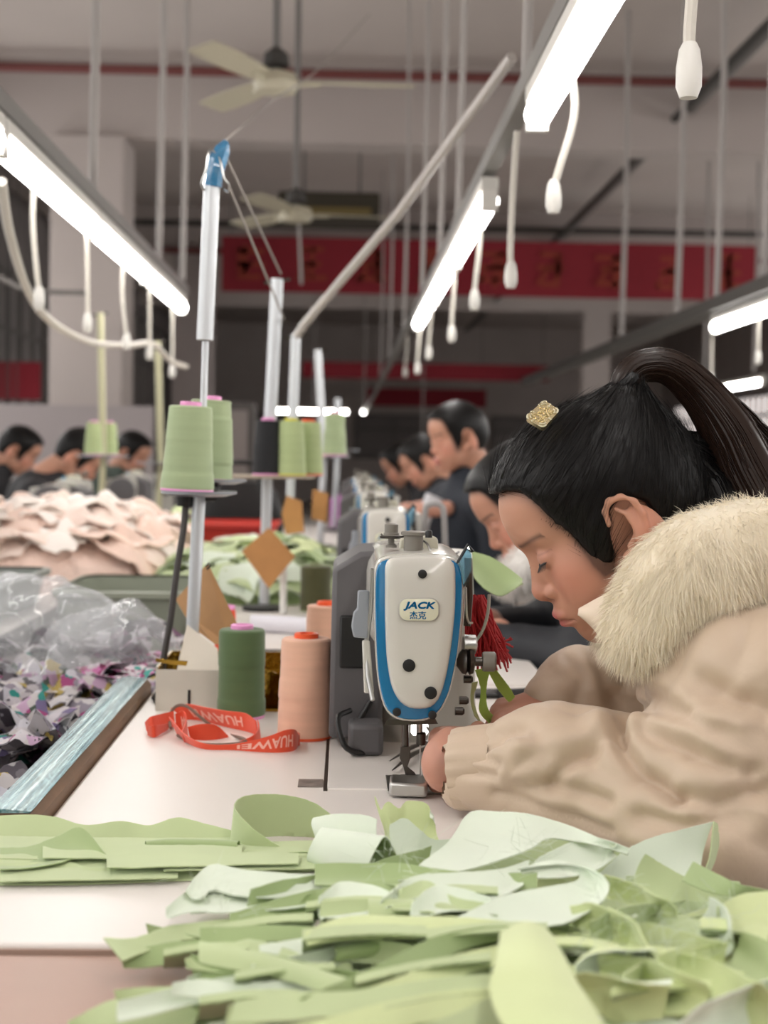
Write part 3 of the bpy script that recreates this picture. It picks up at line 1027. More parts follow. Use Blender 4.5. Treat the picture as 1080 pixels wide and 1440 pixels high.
# other machines down the row and in the opposite row
ML = ['second white sewing machine, behind the front machine', 'third white sewing machine down the row, before the standing man',
      'fourth white sewing machine down the row', 'fifth white sewing machine down the row']
for k in range(1, 5):
    c = copy_tree(sm)
    c.location = M0 + Vector((0, TP * k, 0))
    c['label'] = ML[k - 1]
OL = ['cream sewing machine with a round hand wheel beside the pink cloth, at the bent worker', 'white sewing machine behind the pink cloth, at the worker with the round hair', 'far white sewing machine in the opposite row']
for k in range(3):
    c = copy_tree(sm)
    c.location = Vector((-0.93, 5.1 + 1.5 * k, ZT))
    c.rotation_euler = (0, 0, math.pi)
    c['label'] = OL[k]

# ------------------------------------------------------------------ cone spools
def thread_mat(name, col, rough=0.75):
    if name in MATS:
        return MATS[name]
    m = mat(name, col, rough, sheen=0.0 if sum(col) < 120 else 0.2, var=(22, 0.07), stretch=(0.2, 0.2, 3))
    nt = m.node_tree
    tc = nt.nodes.new('ShaderNodeTexCoord')
    wv = nt.nodes.new('ShaderNodeTexWave')
    wv.bands_direction = 'Z'
    wv.inputs['Scale'].default_value = 260
    wv.inputs['Distortion'].default_value = 1.5
    nt.links.new(tc.outputs['Object'], wv.inputs['Vector'])
    bp = nt.nodes.new('ShaderNodeBump')
    bp.inputs['Strength'].default_value = 0.25
    bp.inputs['Distance'].default_value = 0.0006
    nt.links.new(wv.outputs[0], bp.inputs['Height'])
    nt.links.new(bp.outputs[0], nt.nodes['Principled BSDF'].inputs['Normal'])
    return m


PINK, ORNG = mat('pink_core', (238, 160, 212), 0.45), mat('orange_core', (238, 92, 44), 0.4)


def spool(loc, tm, cm, label, rb=0.036, rt=0.0275, h=0.118, tilt=(0, 0), bands=5, group='thread cones'):
    r = thing('thread_cone', label, 'thread cone', loc, group)
    r.rotation_euler = (tilt[0], tilt[1], 0)
    rr = random.Random(int(abs(loc[0] * 9999)) + int(loc[1] * 999))
    prof = [(rb * 0.9, 0.003)]
    n = 40
    off = 0
    for k in range(n + 1):
        t = k / n
        if k % (n // bands) == 0:
            off = rr.uniform(-0.0009, 0.0009)
        prof.append((rb + (rt - rb) * t + off * (1 if 0 < k < n else 0), 0.004 + t * h))
    prof += [(rt - 0.002, h + 0.006), (0.012, h + 0.0066)]
    MB().lathe(prof, 40).build('thread', tm, r, smooth=30, world=False)
    MB().lathe([(0.0125, h + 0.003), (0.0155, h + 0.0065), (0.0155, h + 0.0115), (0.014, h + 0.0125), (0.009, h + 0.0125), (0.008, h + 0.006)], 28).build('cone_top', cm, r, world=False)
    MB().lathe([(rb * 0.97, 0.0), (rb * 1.0, 0.0015), (rb * 0.98, 0.0045), (rb * 0.8, 0.0045)], 36).build('cone_rim', cm, r, world=False)
    return r


T_dg = thread_mat('thread_dark_green', (82, 106, 66))
T_pe = thread_mat('thread_peach', (224, 178, 152))
T_lg = thread_mat('thread_light_green', (162, 178, 138))
T_lg2 = thread_mat('thread_lime', (174, 190, 138))
T_bk = thread_mat('thread_black', (22, 23, 27))
T_ol = thread_mat('thread_olive', (84, 84, 50))
spool(onz(339, 1008), T_dg, PINK, 'dark green thread cone with pink core standing beside the peach cone', rb=0.0325, rt=0.031, h=0.115)
spool(onz(429, 1036), T_pe, ORNG, 'peach thread cone with orange core standing at the end of the lanyard', rb=0.036, rt=0.031, h=0.121)
p = onz(457, 978)
spool((p.x, 2.26, ZT), T_pe, ORNG, 'peach thread cone half hidden beside the grey machine box', rb=0.036, rt=0.031, h=0.121)
p = onz(444, 858)
spool((p.x, 3.34, ZT), T_ol, mat('olive_core', (150, 160, 120), 0.5), 'olive thread cone on the second table by the cardboard diamond', rb=0.037, rt=0.035, h=0.098)
p = onz(333, 905)
spool((p.x - 0.002, 2.52, ZT), thread_mat('thread_orange', (226, 84, 48)), PINK, 'orange thread cone behind the leaning cardboard tag', rb=0.02, rt=0.016, h=0.085)

# ------------------------------------------------------------------ thread stands
M_pole = mat('pole_white', (206, 210, 214), 0.3, 0.2)
M_plate = mat('stand_plate_grey', (142, 144, 148), 0.35, 0.5)


def disc(parent, c, r, m, t=0.004, dish=0.004):
    return MB().lathe([(0.006, -t), (r * 0.7, -t), (r, dish - t), (r, dish), (r * 0.7, 0), (0.006, 0)], 36, Matrix.Translation(c)).build('spool_plate', m, parent)


st = thing('thread_stand', 'white thread stand with two pale green cones and blue tape at its top', 'thread stand', onz(266, 985))
b = onz(266, 985)
dS = b.y
low = pix(280, 700, dS)
MB().tube([b, pix(271, 880, dS), low, pix(284, 640, dS + 0.06), pix(289, 480, dS + 0.06)], [0.0095, 0.0095, 0.0095, 0.005, 0.005], 14).build('lower_pole', M_pole, st)
MB().tube([pix(288, 478, dS + 0.06), pix(298, 258, dS + 0.06)], 0.0122, 16).build('upper_pole', M_pole, st)
MB().lathe([(0.05, 0), (0.055, 0.004), (0.05, 0.012), (0.012, 0.016)], 24, Matrix.Translation(b)).build('stand_foot', M_black, st)
pc1, pc2 = pix(281, 690, dS - 0.02), pix(301, 675, dS + 0.12)
disc(st, pix(280, 694, dS), 0.055, M_plate)
disc(st, pix(296, 677, dS + 0.12), 0.055, M_plate)
MB().tube([pix(250, 700, dS), pix(300, 700, dS), pix(305, 684, dS + 0.1)], 0.006, 8).build('bracket', M_black, st)
MB().lathe([(0.011, 0), (0.013, 0.012), (0.013, 0.02), (0.008, 0.022)], 14, Matrix.Translation(pix(260, 712, dS))).build('clamp', M_black, st)
# blue tape and loops of thread wire at the top
M_tape = mat('blue_tape', (44, 118, 162), 0.12, coat=0.8, bump=(60, 0.6, 0.01))
tt = [pix(299, 262, dS + 0.06), pix(301, 245, dS + 0.058), pix(306, 226, dS + 0.058), pix(313, 210, dS + 0.06), pix(318, 199, dS + 0.062)]
MB().tube(tt, [0.0145, 0.0135, 0.0155, 0.0125, 0.005], 9).build('blue_tape', M_tape, st, smooth=20)
MB().tube(spl([pix(287, 268, dS + 0.05), pix(283, 258, dS + 0.045), pix(290, 238, dS + 0.04), pix(293, 215, dS + 0.042), pix(298, 211, dS + 0.05), pix(309, 224, dS + 0.045), pix(315, 250, dS + 0.045),
                pix(322, 259, dS + 0.05), pix(321, 270, dS + 0.055), pix(315, 266, dS + 0.06)], 50), 0.0018, 6).build('wire_loop', M_steel, st)
MB().tube(spl([pix(261, 712, dS), pix(258, 745, dS - 0.01), pix(249, 800, dS - 0.02), pix(240, 870, dS - 0.03), pix(232, 915, dS - 0.035), pix(228, 948, dS - 0.035)], 20), 0.0048, 8).build('support_rod', mat('rod_dark', (70, 66, 64), 0.5, 0.4), st)
spool(pix(263, 691, dS - 0.005), T_lg, PINK, 'pale green thread cone on the front plate of the thread stand', rb=0.0385, rt=0.031, h=0.117, tilt=(0, 0.035), group='pale green cones on the stand')
spool(pix(292, 676, dS + 0.12), T_lg, PINK, 'pale green thread cone on the rear plate of the thread stand', rb=0.0385, rt=0.031, h=0.117, tilt=(0, 0.035), group='pale green cones on the stand')
# threads running up from the taped top
M_thr = mat('thread_grey', (150, 144, 138), 0.6)
tag(MB().tube(spl([pix(310, 203, dS + 0.06), pix(340, 178, 2.8), pix(385, 140, 3.6), pix(450, 95, 5.0), pix(520, 20, 6.5)], 30), 0.0025, 5).build('thread_line', M_thr),
    'thin grey cord rising from the blue taped stand top towards the fan', 'cord')
tag(MB().tube([pix(322, 262, dS + 0.06), pix(400, 450, 3.35)], 0.0022, 5).build('thread_line', M_thr), 'thin grey cord slanting down from the blue tape to the next stand', 'cord')
tag(MB().tube([pix(320, 225, dS + 0.06), pix(395, 385, 3.35)], 0.0022, 5).build('thread_line', M_thr), 'thin grey cord from the blue tape to the top of the next pole', 'cord')


def stand(px, pyb, d, lean, cones, label, ptop, plate_py, m=M_pole, platem=None, wide=0.1):
    b = pix(px, pyb, d)
    b.z = ZT
    s = thing('thread_stand', label, 'thread stand', b)
    pl = pix(px + 5, plate_py, d)
    MB().tube([b, pl], 0.012, 10).build('lower_pole', m, s)
    MB().tube([pl, pix(*ptop, d)], 0.014, 12).build('upper_pole', m, s)
    MB().lathe([(0.05, 0), (0.05, 0.01), (0.015, 0.014)], 20, Matrix.Translation(b)).build('stand_foot', M_black, s)
    MB().lathe([(0.01, -0.008), (wide, -0.006), (wide, 0.0), (0.01, 0.0)], 32, Matrix.Translation(pl)).build('spool_plate', platem or M_plate, s)
    t = pix(*ptop, d)
    MB().tube([t + Vector((-0.03, 0, -0.01)), t + Vector((0.03, 0, 0))], 0.004, 6).build('thread_arm', M_dsteel, s)
    for q, tm, cm, lab in cones:
        spool(Vector((pix(q, plate_py, d).x, d + (0.05 if 'rear' in lab else -0.02), pl.z)), tm, cm, lab, group=None)
    return s


M_wood = mat('plate_wood', (172, 158, 140), 0.6)
stand(371, 860, 3.35, 0, [(377, T_bk, PINK, 'black thread cone with pink core on the second thread stand'), (409, T_lg2, mat('yellow_core', (214, 206, 50), 0.5), 'lime thread cone with yellow core beside the black cone'),
                          (432, T_lg2, ORNG, 'lime thread cone with orange core on the rear of the second stand')],
      'thread stand carrying the black cone, behind the blue taped stand', (390, 392), 668, platem=M_wood, wide=0.11)
stand(405, 815, 4.25, 0, [(470, T_lg, PINK, 'green thread cone with pink core, rear of the third stand')], 'pale thread stand behind the black cone, with a bent lead running up', (416, 470), 640, platem=M_wood)
stand(450, 770, 5.6, 0, [], 'thread stand with a small cross arm farther down the row', (447, 492), 640)
stand(470, 745, 6.8, 0, [], 'far thread stand near the end of the machine row', (475, 560), 632)
M_polec = mat('pole_cream', (186, 184, 150), 0.4)
stand(140, 770, 5.6, 0, [(133, T_lg2, PINK, 'lime thread cone on the cream stand over the pink cloth'), (150, T_lg2, PINK, 'lime thread cone on the rear of the cream stand')], 'cream thread stand rising behind the pink cloth heap', (141, 440), 640, M_polec)
stand(221, 770, 5.9, 0, [], 'second cream thread stand beside the worker with round hair', (222, 480), 650, M_polec)
# bent lead of the third stand to the ceiling conduit, and the drooping lead on the left
pipe('power_conduit', [pix(416, 474, 4.25), pix(428, 456, 4.2), pix(560, 300, 3.6), pix(720, 80, 3.0)], 0.0115, mat('conduit_pale', (176, 170, 165), 0.45), 'pale slanting conduit from the third stand up to the lamp row', 'conduit')
tag(MB().tube(spl([pix(2, 255, 3.1), pix(14, 330, 3.3), pix(40, 410, 3.6), pix(75, 455, 4.0), pix(130, 482, 4.6), pix(180, 486, 5.2), pix(215, 484, 5.6), pix(240, 508, 5.8), pix(262, 516, 5.9)], 40), 0.011, 8).build('drooping_lead', M_cord),
    'thick white lead drooping from the left lamp to the cream stand', 'cord')
tag(MB().tube(spl([pix(-5, 388, 6.0), pix(30, 405, 6.2), pix(60, 410, 6.4), pix(120, 412, 6.5)], 30), 0.012, 8).build('drooping_lead', M_grey), 'thin grey lead sagging behind the left pendant leads', 'cord')

# ------------------------------------------------------------------ cardboard tags, box, paper
M_card = mat('cardboard', (178, 136, 92), 0.8, var=(30, 0.06))
M_card2 = mat('cardboard_orange', (196, 142, 88), 0.8, var=(30, 0.06))


def card(pts, th, m, label, name='cardboard_tag', hook=None):
    P = [pix(*p) for p in pts]
    n = (P[1] - P[0]).cross(P[2] - P[0]).normalized() * th
    c = sum(P, Vector()) / len(P)
    r = thing(name, label, 'cardboard', c)
    MB().loft([[tuple(p) for p in P], [tuple(p + n) for p in P]]).build('card', m, r, smooth=0)
    if hook:
        MB().tube([pix(*h) for h in hook], 0.0016, 6).build('tie', M_black, r)
    return r


card([(292, 792, 2.16), (341, 893, 2.12), (322, 905, 2.12), (302, 906, 2.13), (268, 880, 2.2), (247, 843, 2.24)], 0.002, M_card, 'brown cardboard tag tied to the thread stand behind the white paper',
     hook=[(289, 797, 2.13), (294, 792, 2.13), (297, 794, 2.13), (291, 801, 2.13)])
card([(378, 742, 3.25), (415, 783, 3.25), (378, 828, 3.25), (340, 775, 3.25)], 0.002, M_card2, 'orange brown cardboard diamond hanging on the second thread stand')
card([(403, 697, 3.9), (424, 705, 3.9), (428, 748, 3.9), (402, 752, 3.9), (396, 722, 3.9)], 0.003, M_card2, 'tan cardboard piece hanging below the lime cones')
card([(440, 688, 4.5), (462, 694, 4.5), (460, 735, 4.5), (438, 730, 4.5)], 0.003, M_card2, 'tan cardboard piece hanging on the third thread stand')
tag(MB().tube([onz(398, 864, 0), pix(399, 795, 3.3)], 0.008, 10).build('white_rod', M_white), 'short white rod standing before the cardboard diamond', 'rod')
# paper roll
pa, pb = onz(352, 888), onz(445, 893)
tag(MB().tube([pa + Vector((0, 0, 0.017)), pa + Vector((0.01, 0, 0.017)), pb + Vector((0, 0, 0.017))], [0.0165, 0.0175, 0.0175], 20).build('paper_roll', mat('paper_white', (226, 224, 232), 0.7)),
    'white paper roll lying on the second table', 'paper roll')
# foil lined box
M_bxw = mat('box_white_card', (206, 200, 188), 0.7, var=(20, 0.06))
M_gold = mat('gold_foil', (176, 142, 60), 0.25, 1.0, bump=(70, 0.6, 0.006))
bx = thing('foil_box', 'open white card box lined with gold foil, holding the stand foot', 'box', onz(300, 990))
xa, xb, ya, yb = onz(219, 999).x, onz(404, 985).x, onz(240, 1000).y, onz(240, 1000).y + 0.17
hb = 0.062
MB().bx(xa, xa + 0.003, ya, yb, ZT, ZT + hb).build('box_side', [M_bxw], bx)
MB().bx(xb - 0.003, xb, ya, yb, ZT, ZT + hb - 0.012).build('box_side', [M_gold], bx)
MB().bx(xa + 0.003, onz(322, 1000).x, ya, ya + 0.003, ZT, ZT + hb - 0.004).build('box_front', M_bxw, bx)
MB().bx(xa + 0.003, xb - 0.003, yb - 0.003, yb, ZT, ZT + hb).build('box_back', M_bxw, bx)
MB().bx(xa + 0.003, xb - 0.003, ya + 0.003, yb - 0.003, ZT, ZT + 0.004).build('foil_lining', M_gold, bx)
MB().bx(xa + 0.003, xa + 0.005, ya + 0.003, yb - 0.003, ZT + 0.004, ZT + hb).build('foil_lining', M_gold, bx)
MB().bx(xa + 0.005, xb - 0.005, yb - 0.006, yb - 0.003, ZT + 0.004, ZT + hb).build('foil_lining', M_gold, bx)
g = rails([onz(320, 1001, 0), onz(340, 1000, 0.0), onz(365, 998, 0.0), onz(392, 995, 0)], [pix(320, 938, ya), pix(340, 942, ya + 0.01), pix(365, 938, ya), pix(395, 950, ya + 0.02)], 20, 6, 0.004, 0.004, 3, 40)
MB().sheet(g, 0.001, (0, 0)).build('foil_flap', M_gold, bx)
MB().bx(onz(264, 1000).x, onz(268, 1000).x, ya - 0.001, ya, ZT + 0.006, ZT + 0.03).build('printed_bar', M_black, bx)
g = rails([pix(219, 930, ya), pix(240, 934, ya), pix(262, 936, ya)], [pix(219, 926, ya - 0.004), pix(240, 928, ya - 0.005), pix(264, 930, ya - 0.004)], 12, 3)
MB().sheet(g, 0.001, (0, 0)).build('foil_rim', M_gold, bx)
fg = rails([pix(372, 975, 2.06), pix(380, 972, 2.05), pix(396, 974, 2.06)], [pix(372, 948, 2.08), pix(384, 944, 2.1), pix(396, 952, 2.09)], 10, 8, 0.01, 0.008, 8, 60)
tag(MB().sheet(fg, 0.001, (0, 0)).build('foil_scrap', M_gold), 'crumpled gold foil scrap between the green and peach cones', 'foil')
card([(263, 878, 2.10), (306, 912, 2.09), (308, 945, 2.07), (248, 946, 2.06), (252, 925, 2.07)], 0.0012, mat('paper_cream', (226, 218, 204), 0.75), 'folded white paper sheet standing in the foil box', 'paper_sheet')
for py in (919, 937):
    a1, a2 = onz(369, py), onz(402, py)
    tag(MB().tube([a1 + Vector((-0.03, 0, 0.004)), a2 + Vector((0.01, 0, 0.004))], 0.0035, 8).build('black_pen', M_black), 'thin black rod lying between the green and peach cones', 'pen', 'black rods on the table')
# tweezers and snips under the machine head
tz = thing('thread_snips', 'steel thread snips lying behind the presser foot', 'scissors', onz(575, 1062))
for A_, B_ in (((548, 1070), (612, 1040)), ((552, 1083), (606, 1049))):
    a1, b1 = onz(*A_, 0.006), onz(*B_, 0.006)
    MB().tube([a1, (a1 + b1) / 2 + Vector((0, 0, 0.004)), b1], [0.001, 0.005, 0.004], 6, flat=0.4).build('blade', M_dsteel, tz)
a1, b1 = onz(700, 977, 0.006), onz(742, 975, 0.006)
hd = tag(MB().tube([a1, b1], [0.008, 0.0085], 12).build('tool_handle', M_black), 'black tool handle lying beside the far hand', 'tool')
a1, b1 = onz(655, 985, 0.004), onz(720, 978, 0.004)
tag(MB().bx(a1.x, b1.x, a1.y + 0.04, a1.y + 0.09, ZT, ZT + 0.008).build('bobbin_tray', M_black, bevel=0.003), 'flat black tray behind the lime tape', 'tray')
# small bright things far down the row
def bottle(px, py, d, h, r, m, label):
    p = pix(px, py, d)
    o = thing('spray_bottle', label, 'bottle', p)
    MB().lathe([(r, 0), (r, h * 0.65), (r * 0.4, h * 0.78), (r * 0.4, h * 0.82)], 16, Matrix.Translation(p)).build('bottle_body', m, o)
    MB().lathe([(r * 0.5, h * 0.8), (r * 0.55, h * 0.95), (r * 0.3, h)], 12, Matrix.Translation(p)).build('bottle_cap', M_black, o)


bottle(473, 742, 7.1, 0.21, 0.03, mat('magenta_plastic', (206, 110, 200), 0.4), 'pink plastic bottle with a black cap down the machine row')

# ------------------------------------------------------------------ people
M_skin = mat('skin', (205, 160, 138), 0.5, attr='skin_tone', sss=0.12, bump=(320, 0.08, 0.0006))
M_hair = mat('black_hair', (12, 10, 10), 0.42, bump=(90, 0.4, 0.002), stretch=(1, 1, 0.12), spec=0.25)
M_hairb = mat('brown_black_hair', (38, 24, 17), 0.4, spec=0.35)


def poly_sd(P2, poly):
    poly = np.array(poly, float)
    d = np.full(len(P2), 1e9)
    s = np.ones(len(P2))
    n = len(poly)
    for i in range(n):
        a, b = poly[i], poly[i - 1]
        e = b - a
        w = P2 - a
        t = np.clip((w @ e) / (e @ e), 0, 1)
        q = w - t[:, None] * e
        d = np.minimum(d, (q ** 2).sum(1))
        c1 = P2[:, 1] >= a[1]
        c2 = P2[:, 1] < b[1]
        c3 = e[0] * w[:, 1] > e[1] * w[:, 0]
        fl = (c1 & c2 & c3) | (~c1 & ~c2 & ~c3)
        s = np.where(fl, -s, s)
    return s * np.sqrt(d)


HP = math.radians(30)
HO = pix(878, 760, 1.5)
HF = Vector((-math.cos(HP), 0, -math.sin(HP)))
HU = Vector((-math.sin(HP), 0, math.cos(HP)))
HLt = Vector((0, -1, 0))


def hl(px, py, d=1.5):
    v = pix(px, py, d) - HO
    return (v.dot(HF), v.dot(HU))


EARC = [hl(*p, 1.42) for p in ((857, 738), (851, 720), (857, 705), (872, 699), (890, 705), (903, 721), (908, 742), (904, 763), (896, 779), (888, 786))]
ANTI = [hl(*p, 1.42) for p in ((868, 716), (884, 722), (894, 738), (893, 757), (887, 768))]


HAIRP = [hl(*p, 1.47) for p in ((698, 696), (712, 690), (728, 690), (742, 700), (757, 716), (775, 735), (795, 747), (812, 768), (828, 792), (843, 806), (856, 800), (855, 770), (848, 745), (847, 715), (858, 700), (876, 697), (897, 704),
                               (912, 726), (914, 750), (906, 775), (925, 800), (975, 850))] + [(-0.2, -0.12), (-0.2, 0.25), (0.16, 0.25), (0.16, 0.11)]


def head_sdf(P):
    P = P.copy()
    P[:, 2] = np.sqrt(P[:, 2] ** 2 + 1e-8)
    d = s_ell(P, (0.0, 0.062, 0), (0.0965, 0.083, 0.073))
    d = smin(d, s_ell(P, (0.042, 0.074, 0), (0.0565, 0.048, 0.056)), 0.02)
    d = smin(d, s_ell(P, (0.030, 0.0, 0), (0.0610, 0.058, 0.057)), 0.022)
    d = smin(d, s_ell(P, (0.028, -0.040, 0), (0.0600, 0.036, 0.045)), 0.022)
    d = smin(d, s_ell(P, (0.064, -0.064, 0), (0.0215, 0.0185, 0.021)), 0.016)
    d = smin(d, s_cap(P, (-0.004, -0.022, 0.050), (0.055, -0.066, 0.020), 0.014, 0.012), 0.02)
    d = smin(d, s_ell(P, (0.056, 0.004, 0.040), (0.026, 0.022, 0.018)), 0.02)
    d = smin(d, s_ell(P, (0.050, -0.026, 0.034), (0.028, 0.026, 0.018)), 0.025)
    d = smin(d, s_cap(P, (0.087, 0.052, 0.004), (0.076, 0.050, 0.036), 0.0095, 0.008), 0.014)
    d = smin(d, s_ell(P, (0.077, -0.034, 0), (0.0205, 0.022, 0.026)), 0.014)
    # eye socket, lidded eyeball
    d = smax(d, -s_ell(P, (0.1005, 0.036, 0.031), (0.0115, 0.0085, 0.017)), 0.012)
    d = smin(d, s_ell(P, (0.0785, 0.0275, 0.031), (0.0128, 0.0125, 0.0145)), 0.003)
    # nose
    d = smin(d, s_cap(P, (0.0865, 0.032, 0), (0.0995, 0.0005, 0), 0.0068, 0.0088), 0.011)
    d = smin(d, s_ell(P, (0.1005, -0.0045, 0), (0.0096, 0.0082, 0.0098)), 0.005)
    d = smin(d, s_ell(P, (0.0905, -0.0085, 0.0125), (0.0095, 0.0072, 0.0072)), 0.004)
    d = smin(d, s_cap(P, (0.1030, -0.009, 0), (0.0930, -0.0165, 0), 0.0042, 0.0045), 0.004)
    d = smax(d, -s_ell(P, (0.0965, -0.0155, 0.0062), (0.0045, 0.0035, 0.0032)), 0.002)
    # lips
    d = smin(d, s_ell(P, (0.0945, -0.0335, 0.004), (0.0082, 0.0058, 0.017)), 0.004)
    d = smin(d, s_ell(P, (0.0925, -0.0450, 0), (0.0080, 0.0060, 0.016)), 0.004)
    d = smax(d, -s_cap(P, (0.1035, -0.0392, 0), (0.086, -0.0425, 0.024), 0.0016, 0.0012), 0.002)
    d = smax(d, -s_ell(P, (0.0985, -0.0555, 0), (0.008, 0.005, 0.014)), 0.008)
    # ear
    e = s_ell(P, (-0.0155, 0.009, 0.079), (0.0185, 0.030, 0.006), np.array(Matrix.Rotation(-0.22, 3, 'Z') @ Matrix.Rotation(-0.3, 3, 'Y')))
    m = (P[:, 2] > 0.055)
    lo = lambda q, b=0.0: (q[0], q[1], 0.0800 - 0.32 * (q[0] - 0.0) + b)
    for a, b in zip(EARC, EARC[1:]):
        e = smin(e, s_cap(P, lo(a), lo(b), 0.0034), 0.003)
    e = smin(e, s_ell(P, lo(EARC[-1], -0.001), (0.0075, 0.0085, 0.0045)), 0.006)
    for a, b in zip(ANTI, ANTI[1:]):
        e = smin(e, s_cap(P, lo(a, -0.002), lo(b, -0.002), 0.003), 0.003)
    e = smax(e, -s_ell(P, lo(hl(877, 746, 1.42), 0.0035), (0.0085, 0.0125, 0.0085)), 0.004)
    e = smax(e, -s_ell(P, lo(hl(874, 712, 1.42), 0.003), (0.008, 0.005, 0.006)), 0.004)
    e = smin(e, s_ell(P, (0.0045, -0.004, 0.0745), (0.006, 0.0065, 0.006)), 0.004)
    d = smin(d, e, 0.006)
    # neck
    d = smin(d, s_cap(P, (-0.025, -0.01, 0), (-0.06, -0.13, 0), 0.050, 0.054), 0.025)
    return d


def gl(P, c, r):
    return np.exp(-(((P - np.array(c)) / np.array(r)) ** 2).sum(1))


def skin_cols(P):
    """pigment: lips, brows, lashes and flushed cheeks; shade painted into lid crease and nostrils"""
    Q = P.copy()
    Q[:, 2] = np.abs(Q[:, 2])
    base = np.array(lin((192, 142, 118))[:3])
    c = np.tile(base, (len(P), 1))

    def mix(w, col):
        nonlocal c
        w = np.clip(w, 0, 1)[:, None]
        c = c * (1 - w) + np.array(lin(col)[:3]) * w
    mix(0.55 * gl(Q, (0.07, -0.002, 0.045), (0.03, 0.025, 0.03)), (206, 130, 112))
    mix(0.5 * gl(Q, (0.108, -0.004, 0), (0.012, 0.012, 0.014)), (205, 135, 118))
    mix(0.6 * gl(Q, (-0.02, 0.0, 0.085), (0.02, 0.04, 0.012)), (214, 140, 116))
    mix(1.4 * gl(Q, (0.1, -0.0335, 0), (0.014, 0.0055, 0.018)), (176, 92, 90))
    mix(1.4 * gl(Q, (0.098, -0.0455, 0), (0.014, 0.0055, 0.016)), (176, 92, 90))
    # brow
    t = np.clip((0.0965 - Q[:, 0]) / 0.024, 0, 1)
    ub = 0.0485 + 0.004 * np.sin(t * 2.6)
    w = np.exp(-((Q[:, 1] - ub) / 0.0028) ** 2) * ((Q[:, 2] > 0.010) & (Q[:, 2] < 0.050) & (Q[:, 0] > 0.066))
    mix(0.75 * w, (70, 50, 44))
    mix(0.35 * gl(Q, (0.085, 0.032, 0.034), (0.02, 0.008, 0.02)), (170, 110, 96))
    sd = poly_sd(Q[:, :2], HAIRP)
    mix(0.8 * np.exp(-np.clip(sd, 0, 1) / 0.0045) * (Q[:, 0] > 0.022), (48, 34, 30))
    mix(0.5 * np.exp(-((Q[:, 1] - 0.0345) / 0.0011) ** 2) * ((Q[:, 0] > 0.074) & (Q[:, 2] > 0.018) & (Q[:, 2] < 0.047)), (120, 72, 60))  # shade line painted along the eyelid crease
    mix(gl(Q, (0.0965, -0.0155, 0.0062), (0.004, 0.003, 0.004)), (90, 50, 44))  # nostril hollow painted dark as shade
    return c


def set_cols(me, C):
    a = me.color_attributes.new('skin_tone', 'FLOAT_COLOR', 'POINT')
    a.data.foreach_set('color', np.concatenate([C, np.ones((len(C), 1))], 1).astype(np.float32).ravel())


HV, HQ = nets(head_sdf, (-0.14, -0.19, -0.105), (0.125, 0.155, 0.105), 0.0019)
HV = relax(HV, HQ, 1, 0.3)
HC = skin_cols(HV)
def hair_sdf(P, pony=True):
    d = s_ell(P, (-0.003, 0.066, 0), (0.1015, 0.087, 0.0785))
    d = smin(d, s_ell(P, (0.05, 0.09, 0), (0.052, 0.045, 0.055)), 0.03)
    d = smin(d, s_ell(P, (-0.045, 0.030, 0), (0.062, 0.075, 0.068)), 0.03)
    d = smin(d, s_ell(P, (0.018, 0.025, 0), (0.05, 0.06, 0.0730)), 0.02)
    if pony:
        d = smin(d, s_ell(P, (-0.068, 0.122, 0), (0.024, 0.022, 0.030)), 0.03)
    d = smax(d, poly_sd(P[:, :2], HAIRP), 0.006)
    h = head_sdf_lo(P)
    return smax(d, -(h + 0.004), 0.003)


def head_sdf_lo(P):
    d = s_ell(P, (0.0, 0.062, 0), (0.0965, 0.083, 0.073))
    return smin(d, s_ell(P, (0.030, 0.0, 0), (0.0610, 0.058, 0.057)), 0.022)


def hair_grain(V, Q, root, amp, fr, seed):
    """combed ridges that run towards the tie"""
    N = vnormals(V, Q)
    r = V - np.array(root)
    r /= np.linalg.norm(r, axis=1, keepdims=True) + 1e-9
    return V + N * (amp * vnoise(r * fr, seed) + amp * 0.6 * vnoise(r * fr * 2.7, seed + 1))[:, None]


RV, RQ = nets(hair_sdf, (-0.135, -0.13, -0.1), (0.13, 0.175, 0.1), 0.0024)
RV = relax(RV, RQ, 2, 0.5)
RV = hair_grain(RV, RQ, (-0.09, 0.15, 0), 0.0006, 34, 3)
RV2, RQ2 = nets(lambda P: hair_sdf(P, False), (-0.135, -0.13, -0.1), (0.13, 0.175, 0.1), 0.004)
RV2 = relax(RV2, RQ2, 2, 0.5)


def frame(F, U, L):
    return np.array([tuple(F), tuple(U), tuple(L)])


